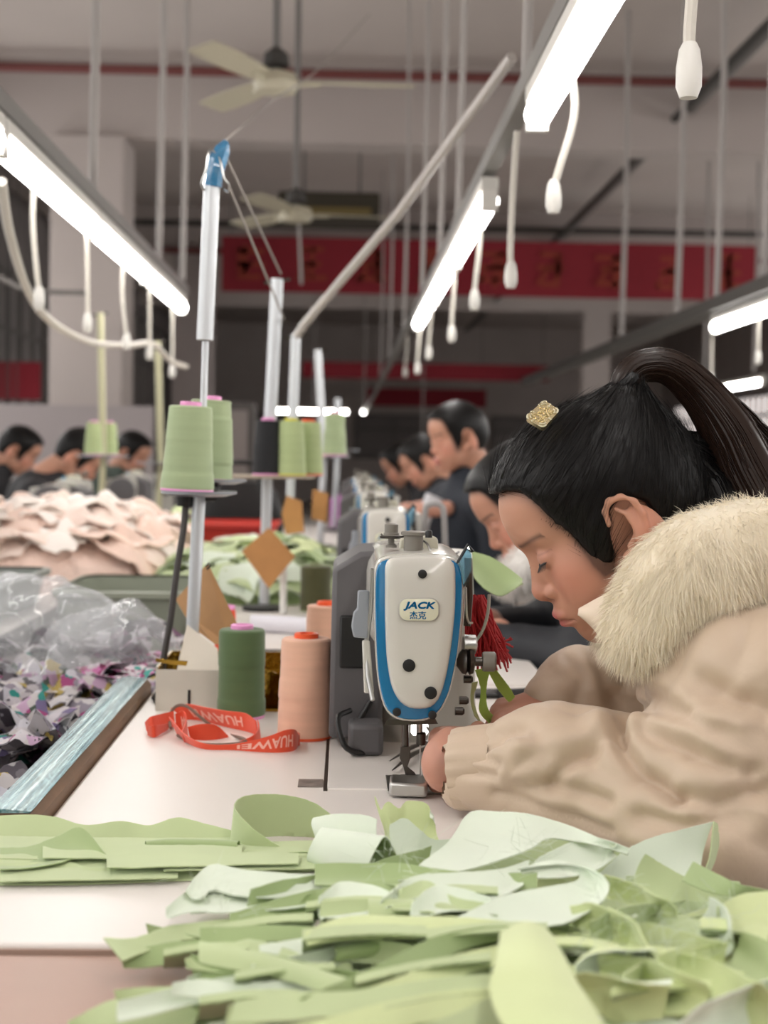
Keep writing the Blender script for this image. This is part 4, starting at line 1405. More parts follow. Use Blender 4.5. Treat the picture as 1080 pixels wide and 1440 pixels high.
def hand_sdf(wrist, fwd, nrm, side, curl, sc=1.0, spread=0.05, arm=None, tuck=0.0, stub=0.07):
    """returns (sdf, joints): palm plus five jointed fingers"""
    w = np.array(wrist, float)
    f = np.array(fwd, float)
    f /= np.linalg.norm(f)
    n = np.array(nrm, float)
    n -= f * (n @ f)
    n /= np.linalg.norm(n)
    s = np.cross(f, n)
    if s @ np.array(side, float) < 0:
        s = -s
    caps = []
    for k, (o, L) in enumerate(((0.029, 0.082), (0.010, 0.092), (-0.009, 0.086), (-0.027, 0.068))):
        p = w + f * (0.086 - 0.004 * abs(k - 1)) * sc + s * o * sc
        dr = f * math.cos(spread * (1.2 - k)) + s * math.sin(spread * (1.2 - k))
        a = 0.0
        for j, (fr, cu) in enumerate(zip((0.46, 0.30, 0.24), curl)):
            a += cu + 0.06 * k
            q = p + (dr * math.cos(a) - n * math.sin(a)) * L * fr * sc
            r0, r1 = (0.0092, 0.0085, 0.0078)[j] * sc, (0.0086, 0.0078, 0.0066)[j] * sc
            caps.append((p, q, r0 * (0.88 if k == 3 else 1), r1 * (0.88 if k == 3 else 1)))
            p = q
    t0 = w + f * 0.028 * sc + s * 0.026 * sc - n * 0.006 * sc
    ar = -f if arm is None else np.array(arm, float) / np.linalg.norm(arm)
    t1 = t0 + (f * (0.62 + 0.3 * tuck) + s * (0.6 - 0.5 * tuck) - n * (0.35 + 0.3 * tuck)) * 0.045 * sc
    t2 = t1 + (f * 0.85 + s * 0.2 - n * 0.4) * 0.032 * sc
    t3 = t2 + (f * 0.85 - s * 0.05 - n * 0.4) * 0.025 * sc
    th = [(t0, t1, 0.0135 * sc, 0.0105 * sc), (t1, t2, 0.0105 * sc, 0.0095 * sc), (t2, t3, 0.0095 * sc, 0.0075 * sc)]

    def fn(P):
        d = s_cap(P, w + f * 0.02 * sc + s * 0.014 * sc, w + f * 0.078 * sc + s * 0.022 * sc, 0.0155 * sc, 0.0115 * sc)
        d = smin(d, s_cap(P, w + f * 0.02 * sc - s * 0.014 * sc, w + f * 0.074 * sc - s * 0.020 * sc, 0.0155 * sc, 0.0115 * sc), 0.012)
        d = smin(d, s_cap(P, w + f * 0.02 * sc, w + f * 0.082 * sc, 0.0155 * sc, 0.0115 * sc), 0.012)
        d = smin(d, s_cap(P, w + ar * stub * sc, w + f * 0.02 * sc, (0.026 if stub > 0.02 else 0.019) * sc, 0.021 * sc), 0.02)
        fg = None
        for c in caps:
            q = s_cap(P, *c)
            fg = q if fg is None else np.minimum(fg, q)
        d = smin(d, fg, 0.006)
        tt = None
        for c in th:
            q = s_cap(P, *c)
            tt = q if tt is None else smin(tt, q, 0.004)
        return smin(d, tt, 0.008)
    pts = np.array([w - f * 0.09 * sc, w + ar * 0.09 * sc] + [c[1] for c in caps] + [c[1] for c in th] + [w + s * 0.05, w - s * 0.05])
    return fn, pts.min(0) - 0.03, pts.max(0) + 0.03


def join_np(parts):
    V, Q, C, o = [], [], [], 0
    for v, q, c in parts:
        V.append(v)
        Q.append(q + o)
        C.append(c)
        o += len(v)
    return np.vstack(V), np.vstack(Q), np.vstack(C)


SK = np.array(lin((192, 142, 118))[:3])
SKH = np.array(lin((192, 140, 120))[:3])

# ---------------- the woman with the fur collar
base = pix(1075, 1200, 1.5)
wo = thing('person', 'person in a cream padded jacket with fur collar, head bent over the front sewing machine', 'person', (base.x, 1.5, 0))
R0 = frame(HF, HU, HLt)
headW = HV @ R0 + np.array(HO)
Wn, En, Sn = pix(655, 1083, 1.455), pix(1000, 1150, 1.34), pix(1085, 985, 1.36)
hn, lo_, hi_ = hand_sdf(pix(628, 1074, 1.475), (-0.06, 0.96, -0.17), (-0.98, -0.06, 0.05), (0, 0, 1), (0.3, 0.35, 0.3), 0.95, arm=(1, -0.1, -0.02), tuck=1.0)
h1 = nets(hn, lo_, hi_, 0.0024)
hf, lo_, hi_ = hand_sdf(pix(788, 988, 1.615), (-0.96, 0.12, -0.2), (-0.15, -0.2, 0.96), (0, -1, 0), (0.95, 1.25, 0.8), 0.86, stub=0.008)
h2 = nets(hf, lo_, hi_, 0.0024)


def torso_core(P):
    a, b = pix(1000, 860, 1.5), pix(1130, 1180, 1.5)
    return s_cap(P, a, b, 0.055, 0.1)


tc_ = nets(torso_core, pix(900, 1450, 1.3), pix(1300, 700, 1.75) + Vector((0, 0, 0)), 0.01)
V, Q, C = join_np([(headW, HQ, HC), (h1[0], h1[1], np.tile(SKH, (len(h1[0]), 1))), (h2[0], h2[1], np.tile(SKH, (len(h2[0]), 1))), (tc_[0], tc_[1], np.tile(SK, (len(tc_[0]), 1)))])
me = np_mesh('body', V - np.array(wo.location), Q)
set_cols(me, C)
finish('body', me, M_skin, wo, smooth=180)
# lashes and brow hairs
M_lash = mat('lash_black', (30, 20, 18), 0.6)


def head_w(f, u, l, O=HO, R=R0):
    return Vector(np.array((f, u, l)) @ R + np.array(O))


for sgn, nm in ((1, 'eyelashes'), (-1, 'eyelashes')):
    pts, fr = [], []
    for k in range(12):
        a = math.radians(-62 + 120 * k / 11)
        pts.append(head_w(0.0785 + 0.0130 * math.cos(a), 0.0250 - 0.0014 * math.cos(a) + 0.0012 * abs(math.sin(a)), sgn * (0.031 + 0.0148 * math.sin(a))))
        fr.append(head_w(0.0785 + 0.0190 * math.cos(a), 0.0205 - 0.0022 * math.cos(a), sgn * (0.031 + 0.0185 * math.sin(a))))
    m = MB().tube(pts, [0.0004] + [0.0013] * 10 + [0.0004], 6)
    for k in range(1, 11):
        for t in (0.0, 0.5):
            p = pts[k].lerp(pts[min(k + 1, 11)], t)
            q = fr[k].lerp(fr[min(k + 1, 11)], t)
            m.tube([p, p.lerp(q, 0.6), q], [0.0003, 0.00025, 0.0001], 4)
    m.build(nm, M_lash, wo)

# hair, combed back to the tie
hw = RV @ R0 + np.array(HO)
hair = finish('hair', np_mesh('hair', hw - np.array(wo.location), RQ), M_hair, wo, smooth=180)
# loose surface strands
NN = vnormals(RV, RQ)
sel = nrg.choice(len(RV), 9000)
tie = np.array((-0.088, 0.140, 0.0))
rt_, nn_ = RV[sel], NN[sel]
ok = np.array([p[1] > -0.02 for p in rt_])
rt_, nn_ = rt_[ok], nn_[ok]
dv = tie - rt_
dv -= nn_ * (dv * nn_).sum(1, keepdims=True)
dv /= np.linalg.norm(dv, axis=1, keepdims=True) + 1e-9
strands('hair_strands', (rt_ + nn_ * 0.0004) @ R0 + np.array(HO), (dv + nn_ * 0.03) @ R0, 0.04, 0.00022, M_hair, hair, droop=(0, 0, 0), seg=3, jitter=0.04, seed=4)
# fine baby hairs along the temple and forehead line
bb = []
for k in range(len(HAIRP) - 8):
    for t in np.linspace(0, 1, 26):
        a, b = np.array(HAIRP[k]), np.array(HAIRP[k + 1])
        q = a * (1 - t) + b * t + nrg.normal(0, 0.0025, 2)
        if k > 10:
            continue
        bb.append(q)
bb = np.array(bb)
lv_ = np.full(len(bb), 0.02)
for it in range(60):                                   # find the skin at those spots
    P = np.column_stack([bb, lv_])
    lv_ = np.clip(lv_ + np.clip(-head_sdf_lo(P), -0.004, 0.004) * 0.8, 0.0, 0.085)
P = np.column_stack([bb, lv_ + 0.003])
dd = tie - P
dd /= np.linalg.norm(dd, axis=1, keepdims=True)
strands('hairline_wisps', (P - dd * 0.003) @ R0 + np.array(HO), (dd + np.array((0, 0, 0.03))) @ R0, 0.02, 0.00016, M_hairb, hair, seg=3, jitter=0.16, seed=9)


def tail(name, pts, rad, material, parent, flat=1.0, n=26, grooves=9, seed=1):
    c = spl(pts, 46)
    r = np.interp(np.linspace(0, 1, 46), np.linspace(0, 1, len(rad)), rad)
    m = MB()
    loops = []
    up = Vector((0, 1, 0))
    rr = np.random.default_rng(seed)
    gro = rr.normal(0, 0.055, n)
    for i in range(46):
        t = Vector(c[min(i + 1, 45)] - c[max(i - 1, 0)]).normalized()
        a = t.cross(up).normalized()
        b = a.cross(t).normalized()
        loops.append([tuple(Vector(c[i]) + (a * math.cos(w) + b * math.sin(w) * flat) * r[i] * (1 + gro[k]))
                      for k, w in enumerate(np.linspace(0, 2 * math.pi, n, endpoint=False))])
    m.loft(loops)
    # strands lying along it
    for k in range(160):
        w = rr.uniform(0, 2 * math.pi)
        s0 = rr.integers(0, 20)
        s1 = rr.integers(30, 46)
        pp = []
        wob = rr.normal(0, 0.25)
        for i in range(s0, s1, 2):
            t = Vector(c[min(i + 1, 45)] - c[max(i - 1, 0)]).normalized()
            a = t.cross(up).normalized()
            b = a.cross(t).normalized()
            ww = w + wob * (i - s0) / 40
            pp.append(Vector(c[i]) + (a * math.cos(ww) + b * math.sin(ww) * flat) * r[i] * (1.0 + 0.05 * rr.random()))
        m.tube(pp, 0.0006, 3, cap=False)
    return m.build(name, material, parent, smooth=60)


PT = tail('ponytail', [pix(872, 556, 1.50), pix(884, 530, 1.50), pix(908, 514, 1.50), pix(945, 518, 1.50), pix(985, 552, 1.50), pix(1022, 605, 1.49), pix(1048, 660, 1.48), pix(1085, 730, 1.47), pix(1115, 800, 1.47)],
          [0.013, 0.016, 0.0165, 0.018, 0.021, 0.027, 0.031, 0.032, 0.028], M_hairb, wo, 0.85)
tail('ponytail_lock', [pix(955, 530, 1.53), pix(1000, 560, 1.54), pix(1045, 600, 1.55), pix(1085, 650, 1.56), pix(1120, 720, 1.56)], [0.012, 0.016, 0.018, 0.019, 0.016], M_hairb, PT, seed=5)
tail('hair_back', [pix(930, 640, 1.5), pix(962, 650, 1.5), pix(990, 680, 1.5), pix(1010, 720, 1.49), pix(1030, 770, 1.5)], [0.02, 0.034, 0.04, 0.042, 0.04], M_hair, hair, 0.9, seed=8)
MB().lathe([(0.011, -0.006), (0.017, -0.005), (0.019, 0.0), (0.017, 0.005), (0.011, 0.006)], 20, Matrix.Translation(pix(880, 537, 1.5)) @ Matrix.Rotation(-0.75, 4, 'Y')).build('hair_tie', M_black, PT)
# sparkling clip
cl = thing('hair_clip', 'glittering pale gold square hair clip in the dark hair of the person in cream', 'hair clip', pix(762, 583, 1.455))
M_gem = mat('gem', (236, 226, 196), 0.08, 0.6)
M_gd = mat('clip_gold', (226, 210, 168), 0.25, 0.9)
ca, cb_, cc, cdn = (pix(738, 588, 1.452), pix(765, 564, 1.462), pix(787, 578, 1.452), pix(764, 604, 1.442))
cn = (cb_ - ca).cross(cdn - ca).normalized()
if cn.y > 0:
    cn = -cn


def cpt(u, v, h=0.0):
    return ca * (1 - u) * (1 - v) + cb_ * u * (1 - v) + cdn * (1 - u) * v + cc * u * v + cn * h


rr4 = rrect(1, 1, 0.16, 5)
MB().loft([[tuple(cpt(x + 0.5, y + 0.5, h)) for x, y in rr4] for h in (-0.004, 0.0015)]).build('clip_plate', M_gd, cl)
m = MB()
for k in range(34):
    x, y = rr4[int(k * len(rr4) / 34)] if False else (0, 0)
per = np.array(rr4 + rr4[:1])
for t in np.linspace(0, len(per) - 1.001, 40):
    i = int(t)
    x, y = per[i] * (1 - t + i) + per[i + 1] * (t - i)
    for sc_ in (0.96, 0.78):
        c_ = cpt(x * sc_ + 0.5, y * sc_ + 0.5, 0.0018)
        m.lathe([(0.0011, 0), (0.0011, 0.0006), (0.0005, 0.0013)], 6, Matrix.Translation(c_) @ cn.to_track_quat('Z', 'Y').to_matrix().to_4x4())
m.build('rhinestone_border', M_gem, cl, smooth=0)
m = MB()
for k in range(46):
    x, y = nrg.uniform(-0.32, 0.32, 2)
    m.lathe([(0.0014, 0), (0.0012, 0.0008), (0.0005, 0.0016)], 6, Matrix.Translation(cpt(x + 0.5, y + 0.5, 0.0015)) @ cn.to_track_quat('Z', 'Y').to_matrix().to_4x4())
m.build('rhinestone_centre', M_gd, cl, smooth=0)

# jacket
M_jack = mat('jacket_cream', (198, 177, 154), 0.5, bump=(26, 0.35, 0.006), sheen=0.2)
W2, E2, S2 = pix(790, 985, 1.62), pix(890, 965, 1.67), pix(985, 930, 1.70)
T0, T1 = pix(1085, 960, 1.52), pix(1180, 1330, 1.52)


def jacket_sdf(P):
    d = s_cap(P, Wn, pix(760, 1085, 1.42), 0.037, 0.056)
    d = smin(d, s_cap(P, pix(760, 1085, 1.42), En, 0.056, 0.078), 0.03)
    d = smin(d, s_cap(P, En, Sn, 0.082, 0.085), 0.04)
    d = smin(d, s_ell(P, pix(900, 1050, 1.40), (0.05, 0.045, 0.035)), 0.03)
    t = s_cap(P, T0, T1, 0.13, 0.17)
    t = smin(t, s_cap(P, Sn, S2, 0.075, 0.07), 0.05)
    t = smin(t, s_ell(P, pix(1010, 905, 1.44), (0.08, 0.09, 0.06)), 0.04)
    d = smin(d, t, 0.035)
    a = s_cap(P, pix(782, 986, 1.62), pix(830, 968, 1.645), 0.030, 0.045)
    a = smin(a, s_cap(P, pix(830, 968, 1.645), E2, 0.045, 0.06), 0.025)
    a = smin(a, s_cap(P, E2, S2, 0.055, 0.07), 0.03)
    return smin(d, a, 0.012)


JV, JQ = nets(jacket_sdf, pix(600, 1180, 1.6) * 0 + Vector((0.10, 1.20, 0.50)), Vector((0.78, 1.84, 1.04)), 0.0042)
JN = vnormals(JV, JQ)


def xz(pts, d=1.4):
    return np.array([[pix(a, b, d).x, pix(a, b, d).z] for a, b in pts])


def line_d(P2, L):
    d = np.full(len(P2), 9.0)
    for a, b in zip(L, L[1:]):
        e = b - a
        w = P2 - a
        t = np.clip((w @ e) / (e @ e), 0, 1)
        d = np.minimum(d, np.sqrt(((w - t[:, None] * e) ** 2).sum(1)))
    return d


P2 = np.stack([JV[:, 0] * 1.4 / JV[:, 1], ZC + (JV[:, 2] - ZC) * 1.4 / JV[:, 1]], 1)
near = np.clip(-JN[:, 1] * 2 + 0.6, 0, 1) * (JV[:, 1] < 1.56)
disp = np.zeros(len(JV))
for pts, A_, w_ in (([(897, 960), (880, 992), (869, 1018), (872, 1048), (895, 1082), (945, 1118)], -0.020, 0.010),
                    ([(858, 1030), (835, 1050), (800, 1070), (772, 1100)], -0.009, 0.009),
                    ([(905, 1030), (960, 1048), (1010, 1072), (1060, 1085)], -0.009, 0.010),
                    ([(900, 1022), (930, 1018), (985, 1040), (1040, 1078)], 0.007, 0.013),
                    ([(860, 1035), (905, 1092), (945, 1112)], 0.008, 0.010),
                    ([(846, 1022), (875, 1020), (905, 1034)], 0.004, 0.016),
                    ([(655, 1060), (680, 1064), (698, 1074)], -0.006, 0.006), ([(648, 1045), (672, 1047), (700, 1040)], -0.005, 0.006),
                    ([(640, 1072), (660, 1086), (690, 1090)], -0.006, 0.006), ([(660, 1030), (690, 1026), (730, 1022)], -0.004, 0.008),
                    ([(720, 1110), (790, 1108), (850, 1128)], -0.006, 0.010), ([(735, 1050), (790, 1040), (840, 1040)], 0.006, 0.012),
                    ([(900, 1150), (960, 1165), (1040, 1150)], -0.008, 0.014), ([(960, 1120), (1010, 1130), (1080, 1110)], -0.008, 0.012),
                    ([(990, 960), (1030, 985), (1080, 1000)], -0.007, 0.014), ([(940, 965), (985, 1000), (1040, 1020)], 0.006, 0.016),
                    ([(690, 1118), (760, 1140), (860, 1168)], -0.005, 0.006)):
    disp += 1.5 * A_ * np.exp(-(line_d(P2, xz(pts)) / (w_ * 0.85)) ** 2) * near
far = (JV[:, 1] > 1.56)
for pts, A_, w_ in (([(868, 925), (880, 960), (870, 1000)], -0.008, 0.010), ([(800, 930), (820, 955), (812, 985)], -0.005, 0.007), ([(838, 918), (850, 950), (862, 985)], -0.006, 0.008)):
    disp += A_ * np.exp(-(line_d(P2, xz(pts)) / w_) ** 2) * far
# soft puffs with creases between them
wv = JV.copy()
wv = wv + 0.03 * np.stack([vnoise(JV * 9, 1), vnoise(JV * 9, 2), vnoise(JV * 9, 3)], 1)
b1 = np.abs(vnoise(wv * np.array((9, 11, 16)), 11))
b2 = np.abs(vnoise(wv * np.array((24, 26, 34)), 12))
b3 = np.abs(vnoise((wv + 0.02 * b1[:, None]) * np.array((15, 16, 30)), 13))
disp += 0.016 * (b1 ** 0.7 - 0.4) + 0.008 * (b3 ** 0.7 - 0.4) + 0.004 * (b2 - 0.35)
JV = JV + JN * disp[:, None]
JV = relax(JV, JQ, 1, 0.35)
finish('jacket', np_mesh('jacket', JV - np.array(wo.location), JQ), M_jack, wo, smooth=180)
# gathered cuff of the near sleeve, and of the far one
def cuff(c, ax, r, ln, nm='cuff', squash=1.0, seed=0):
    ax = Vector(ax).normalized()
    a = ax.cross(Vector((0, 1, 0))).normalized()
    b = a.cross(ax).normalized()
    n = 72
    loops = []
    for t in np.linspace(0, 1, 7):
        L = []
        for k in range(n):
            w = 2 * math.pi * k / n
            g = 1 + 0.035 * math.sin(w * 17 + seed) * (1 - t) + 0.03 * math.sin(w * 5 + 1) + 0.10 * t + (-0.04 if t < 0.1 else 0)
            L.append(tuple(Vector(c) + ax * (t * ln) + (a * math.cos(w) + b * math.sin(w) * squash) * r * g))
        loops.append(L)
    MB().loft(loops, cap=False).build(nm, M_jack, wo, smooth=60)


cuff(pix(640, 1083, 1.46), pix(700, 1080, 1.445) - pix(640, 1083, 1.46), 0.040, 0.045, squash=0.9)
cuff(pix(764, 987, 1.615), pix(800, 980, 1.63) - pix(764, 987, 1.615), 0.0275, 0.032, squash=1.0, seed=2)

# fur collar
def fur_sdf(P):
    ch = [(889, 902, 1.415, 0.021), (912, 880, 1.40, 0.038), (952, 834, 1.40, 0.051), (1000, 804, 1.40, 0.057), (1050, 788, 1.41, 0.056), (1110, 788, 1.44, 0.058), (1180, 800, 1.50, 0.060)]
    d = None
    for a, b in zip(ch, ch[1:]):
        q = s_cap(P, pix(*a[:3]), pix(*b[:3]), a[3], b[3])
        d = q if d is None else smin(d, q, 0.02)
    fr = [(1180, 800, 1.50, 0.068), (1090, 790, 1.60, 0.06), (1000, 820, 1.64, 0.055), (910, 865, 1.62, 0.04), (880, 885, 1.58, 0.03)]
    for a, b in zip(fr, fr[1:]):
        d = smin(d, s_cap(P, pix(*a[:3]), pix(*b[:3]), a[3], b[3]), 0.02)
    return d + 0.004 * vnoise(P * 30, 4)


M_fur = mat('fur_cream', (240, 230, 208), 0.8, sheen=0.4)
FV, FQ = nets(fur_sdf, (0.22, 1.30, 0.86), (0.78, 1.74, 1.14), 0.006)
FN = vnormals(FV, FQ)
fur = finish('fur_collar', np_mesh('fur_collar', FV - np.array(wo.location), FQ), M_fur, wo, smooth=180)
fs_ = nrg.choice(len(FV), 60000)
j = nrg.normal(0, 0.003, (60000, 3))
dirs = FN[fs_] * 0.75 + np.array((0.05, 0, -0.75)) + 0.35 * np.stack([vnoise(FV[fs_] * 45, 21), vnoise(FV[fs_] * 45, 22), vnoise(FV[fs_] * 45, 23)], 1)
strands('fur_strands', FV[fs_] + j * (1 - np.abs(FN[fs_])), dirs, 0.0145, 0.00036, M_fur, fur, droop=(0, 0, -0.3), seg=2, jitter=0.2, seed=3)
g = rails([pix(818, 858, 1.445), pix(845, 842, 1.43), pix(872, 826, 1.42), pix(900, 800, 1.43)], [pix(822, 866, 1.442), pix(846, 892, 1.43), pix(866, 925, 1.425), pix(880, 955, 1.43)], 20, 10, -0.008, 0.003, 4, 25)
MB().sheet(g, 0.006, (0, 0)).build('collar_tip', mat('collar_cloth', (226, 208, 188), 0.6), wo, smooth=60)
# trousers and stool, mostly out of sight
M_trou = mat('dark_trousers', (44, 46, 56), 0.8)


def legs_mesh(o, sy, m, parent, flip=1):
    m_ = MB()
    for s in (-1, 1):
        a = Vector((o.x + 0.10 * flip, o.y + s * 0.09, 0.52))
        b = Vector((o.x - 0.28 * flip, o.y + s * 0.11, 0.50))
        c = Vector((o.x - 0.20 * flip, o.y + s * 0.11, 0.06))
        m_.tube([a, a.lerp(b, 0.5), b, b.lerp(c, 0.15) + Vector((-0.02 * flip, 0, 0)), c.lerp(b, 0.4), c], [0.10, 0.09, 0.075, 0.07, 0.06, 0.05], 14)
        m_.tube([c + Vector((0.04 * flip, 0, -0.03)), c + Vector((-0.16 * flip, 0, -0.035))], [0.04, 0.025], 10)
    return m_.build('trousers', m, parent, smooth=80)


legs_mesh(Vector((0.52, 1.52, 0)), 0, M_trou, wo)
stool_m = mat('stool_wood', (150, 112, 78), 0.6)


def stool(x, y, label):
    s = thing('stool', label, 'stool', (x, y, 0))
    MB().bx(x - 0.17, x + 0.17, y - 0.17, y + 0.17, 0.39, 0.42).build('seat', stool_m, s, bevel=0.005)
    for sx in (-1, 1):
        for sy in (-1, 1):
            MB().bx(x + sx * 0.14 - 0.018, x + sx * 0.14 + 0.018, y + sy * 0.14 - 0.018, y + sy * 0.14 + 0.018, 0, 0.39).build('leg', stool_m, s)


stool(0.62, 1.52, 'wooden stool under the person in the cream jacket')

# ---------------- the other workers
def jk_sdf(P):
    d = s_cap(P, (0.16, 0, -0.16), (0.25, 0, -0.58), 0.125, 0.16)
    d = smin(d, s_cap(P, (0.14, -0.15, -0.15), (0.14, 0.15, -0.15), 0.07), 0.06)
    for s in (-1, 1):
        d = smin(d, s_cap(P, (0.13, s * 0.17, -0.15), (0.06, s * 0.23, -0.25), 0.07, 0.06), 0.03)
        d = smin(d, s_cap(P, (0.06, s * 0.23, -0.25), (-0.14, s * 0.08, -0.225), 0.058, 0.035), 0.03)
    d = smin(d, s_cap(P, (0.06, 0, -0.08), (0.12, 0, -0.13), 0.062, 0.08), 0.03)
    return d + 0.006 * np.abs(vnoise(P * 17, 5))


KV, KQ = nets(jk_sdf, (-0.22, -0.33, -0.78), (0.45, 0.33, 0.02), 0.012)
KV = relax(KV, KQ, 1, 0.4)


def head_frame(p, yaw=0.0, flip=False):
    Z = Matrix.Rotation(yaw + (math.pi if flip else 0), 3, 'Z')
    return frame(Z @ Vector((-math.cos(p), 0, -math.sin(p))), Z @ Vector((-math.sin(p), 0, math.cos(p))), Z @ Vector((0, -1, 0))), np.array(Z).T


HS = HV[:]


def worker(ear, pitch, yaw, flip, jm, label, col2=None, hairbase=(RV2, RQ2), collar=None, standing=False):
    R, Z = head_frame(math.radians(pitch), yaw, flip)
    ear = Vector(ear)
    off = Vector((0.2, 0, 0)) @ Matrix(Z)
    w = thing('person', label, 'person', (ear.x + off[0], ear.y + off[1], 0))
    e = np.array(ear)
    L = np.array(w.location)
    parts = [(HV @ R + e, HQ, HC)]
    for s in (-1, 1):
        wr_ = np.array((-0.15, s * 0.075, -0.225)) @ Z + e
        fw = np.array((-0.97, -s * 0.1, -0.12)) @ Z
        fn, a_, b_ = hand_sdf(wr_, fw, (0, 0, 1), np.array((0, -s, 0)) @ Z, (0.4, 0.5, 0.4))
        hv, hq = nets(fn, a_, b_, 0.0055)
        parts.append((hv, hq, np.tile(SKH, (len(hv), 1))))
    V, Q, C = join_np(parts)
    me = np_mesh('body', V - L, Q)
    set_cols(me, C)
    finish('body', me, M_skin, w, smooth=180)
    finish('hair', np_mesh('hair', hairbase[0] @ R + e - L, hairbase[1]), M_hair, w, smooth=180)
    if standing:
        def st_sdf(P):
            d = s_cap(P, (0.02, 0, -0.30), (0.04, 0, -0.62), 0.14, 0.15)
            d = smin(d, s_cap(P, (0.03, -0.15, -0.20), (0.03, 0.15, -0.20), 0.075), 0.05)
            for s in (-1, 1):
                d = smin(d, s_cap(P, (0.03, s * 0.2, -0.20), (0.05, s * 0.24, -0.50), 0.062, 0.055), 0.03)
                d = smin(d, s_cap(P, (0.05, s * 0.24, -0.50), (-0.16, s * 0.14, -0.60), 0.052, 0.04), 0.03)
            d = smin(d, s_cap(P, (0.02, 0, -0.12), (0.03, 0, -0.18), 0.058, 0.085), 0.03)
            return d + 0.005 * np.abs(vnoise(P * 15, 6))
        sv, sq = nets(st_sdf, (-0.3, -0.36, -0.85), (0.3, 0.36, 0.0), 0.013)
        finish('suit_jacket', np_mesh('suit_jacket', sv @ Z + e - L, sq), jm, w, smooth=180)
        m = MB()
        for s in (-1, 1):
            a_ = Vector(np.array((0.04, s * 0.09, -0.72)) @ Z + e)
            m.tube([a_, (a_.x, a_.y, 0.5), (a_.x, a_.y, 0.03)], [0.1, 0.075, 0.06], 14)
            m.tube([(a_.x, a_.y, 0.03), (a_.x - 0.15, a_.y - 0.04, 0.028)], [0.045, 0.028], 10)
        m.build('trousers', M_trou, w, smooth=80)
        m = MB().tube([Vector(np.array(q) @ Z + e) for q in ((-0.09, 0.0, -0.18), (-0.135, 0, -0.28), (-0.13, 0, -0.4))], [0.035, 0.025, 0.006], 8, flat=0.6)
        m.build('shirt_front', mat('shirt_white', (206, 208, 212), 0.7), w)
    else:
        finish('jacket', np_mesh('jacket', KV @ Z + e - L, KQ), jm, w, smooth=180)
        o = Vector(np.array((0.25, 0, 0)) @ Z) + ear
        legs_mesh(o, 0, M_trou, w, -1 if flip else 1)
        stool(o.x + (-0.1 if flip else 0.1), o.y, 'wooden stool under the ' + label.split(',')[0].replace('person ', 'worker '))
    if collar:
        cp = [np.array(q) @ Z + e for q in ((0.10, -0.10, -0.03), (0.03, -0.10, -0.06), (-0.025, -0.075, -0.085), (-0.05, -0.02, -0.125), (-0.05, 0.04, -0.125), (0.0, 0.08, -0.09), (0.08, 0.1, -0.06))]

        def cs(P):
            d = None
            for a, b in zip(cp, cp[1:]):
                q = s_cap(P, a, b, 0.028, 0.028)
                d = q if d is None else smin(d, q, 0.01)
            return d
        lo2 = np.min(cp, 0) - 0.05
        hi2 = np.max(cp, 0) + 0.05
        cv, cq = nets(cs, lo2, hi2, 0.007)
        f_ = finish('fur_collar', np_mesh('fur_collar', cv - L, cq), collar, w, smooth=180)
        k = nrg.choice(len(cv), 5000)
        strands('fur_strands', cv[k], vnormals(cv, cq)[k] + np.array((0, 0, -0.4)), 0.02, 0.0008, collar, f_, seg=2, seed=2)
    return w


M_navy = mat('navy_jacket', (24, 27, 34), 0.6, bump=(18, 0.3, 0.006))
M_suit = mat('navy_suit', (30, 36, 46), 0.8)
M_bk2 = mat('black_jacket', (30, 29, 33), 0.7)
M_wfur = mat('fur_white', (244, 242, 238), 0.8)


def ear_from_nose(px, py, d, pitch, yaw=0.0, flip=False):
    R, Z = head_frame(math.radians(pitch), yaw, flip)
    return pix(px, py, d) - Vector(np.array((0.108, 0.0, 0)) @ R)


worker(ear_from_nose(690, 766, 2.78, 33), 33, 0, False, M_navy, 'person in dark jacket with white fur collar, behind the front seamstress', collar=M_wfur)
worker(ear_from_nose(607, 634, 5.0, 12, 0.35), 12, 0.35, False, M_suit, 'person standing in a dark suit jacket, looking down the machine row', standing=True)
worker(ear_from_nose(573, 672, 6.6, 30), 30, 0, False, M_bk2, 'person in black far down the row, in front of the standing person')
worker(ear_from_nose(545, 672, 8.0, 30), 30, 0, False, M_bk2, 'small distant worker in black at the end of the machine row')
worker(ear_from_nose(132, 672, 6.2, 40, 0, True), 40, 0, True, M_bk2, 'bent worker with black hair, at the cream machine in the opposite row')
worker(ear_from_nose(204, 655, 8.1, 25, -0.4, True), 25, -0.4, True, mat('green_grey_coat', (84, 96, 90), 0.8), 'worker with round black hair, behind the cream thread stands')
worker(ear_from_nose(48, 655, 7.3, 30, 0, True), 30, 0, True, M_bk2, 'worker in black, half hidden behind the bent worker')

# ------------------------------------------------------------------ lanyard
M_lan = mat('lanyard_orange', (222, 74, 40), 0.55, sheen=0.2, bump=(400, 0.1, 0.0005))
M_lanb = mat('lanyard_back', (120, 96, 84), 0.7)
M_lant = mat('lanyard_print', (240, 176, 160), 0.6)
lan = thing('lanyard', 'orange printed lanyard lying in loops before the thread cones', 'lanyard', onz(310, 1040))


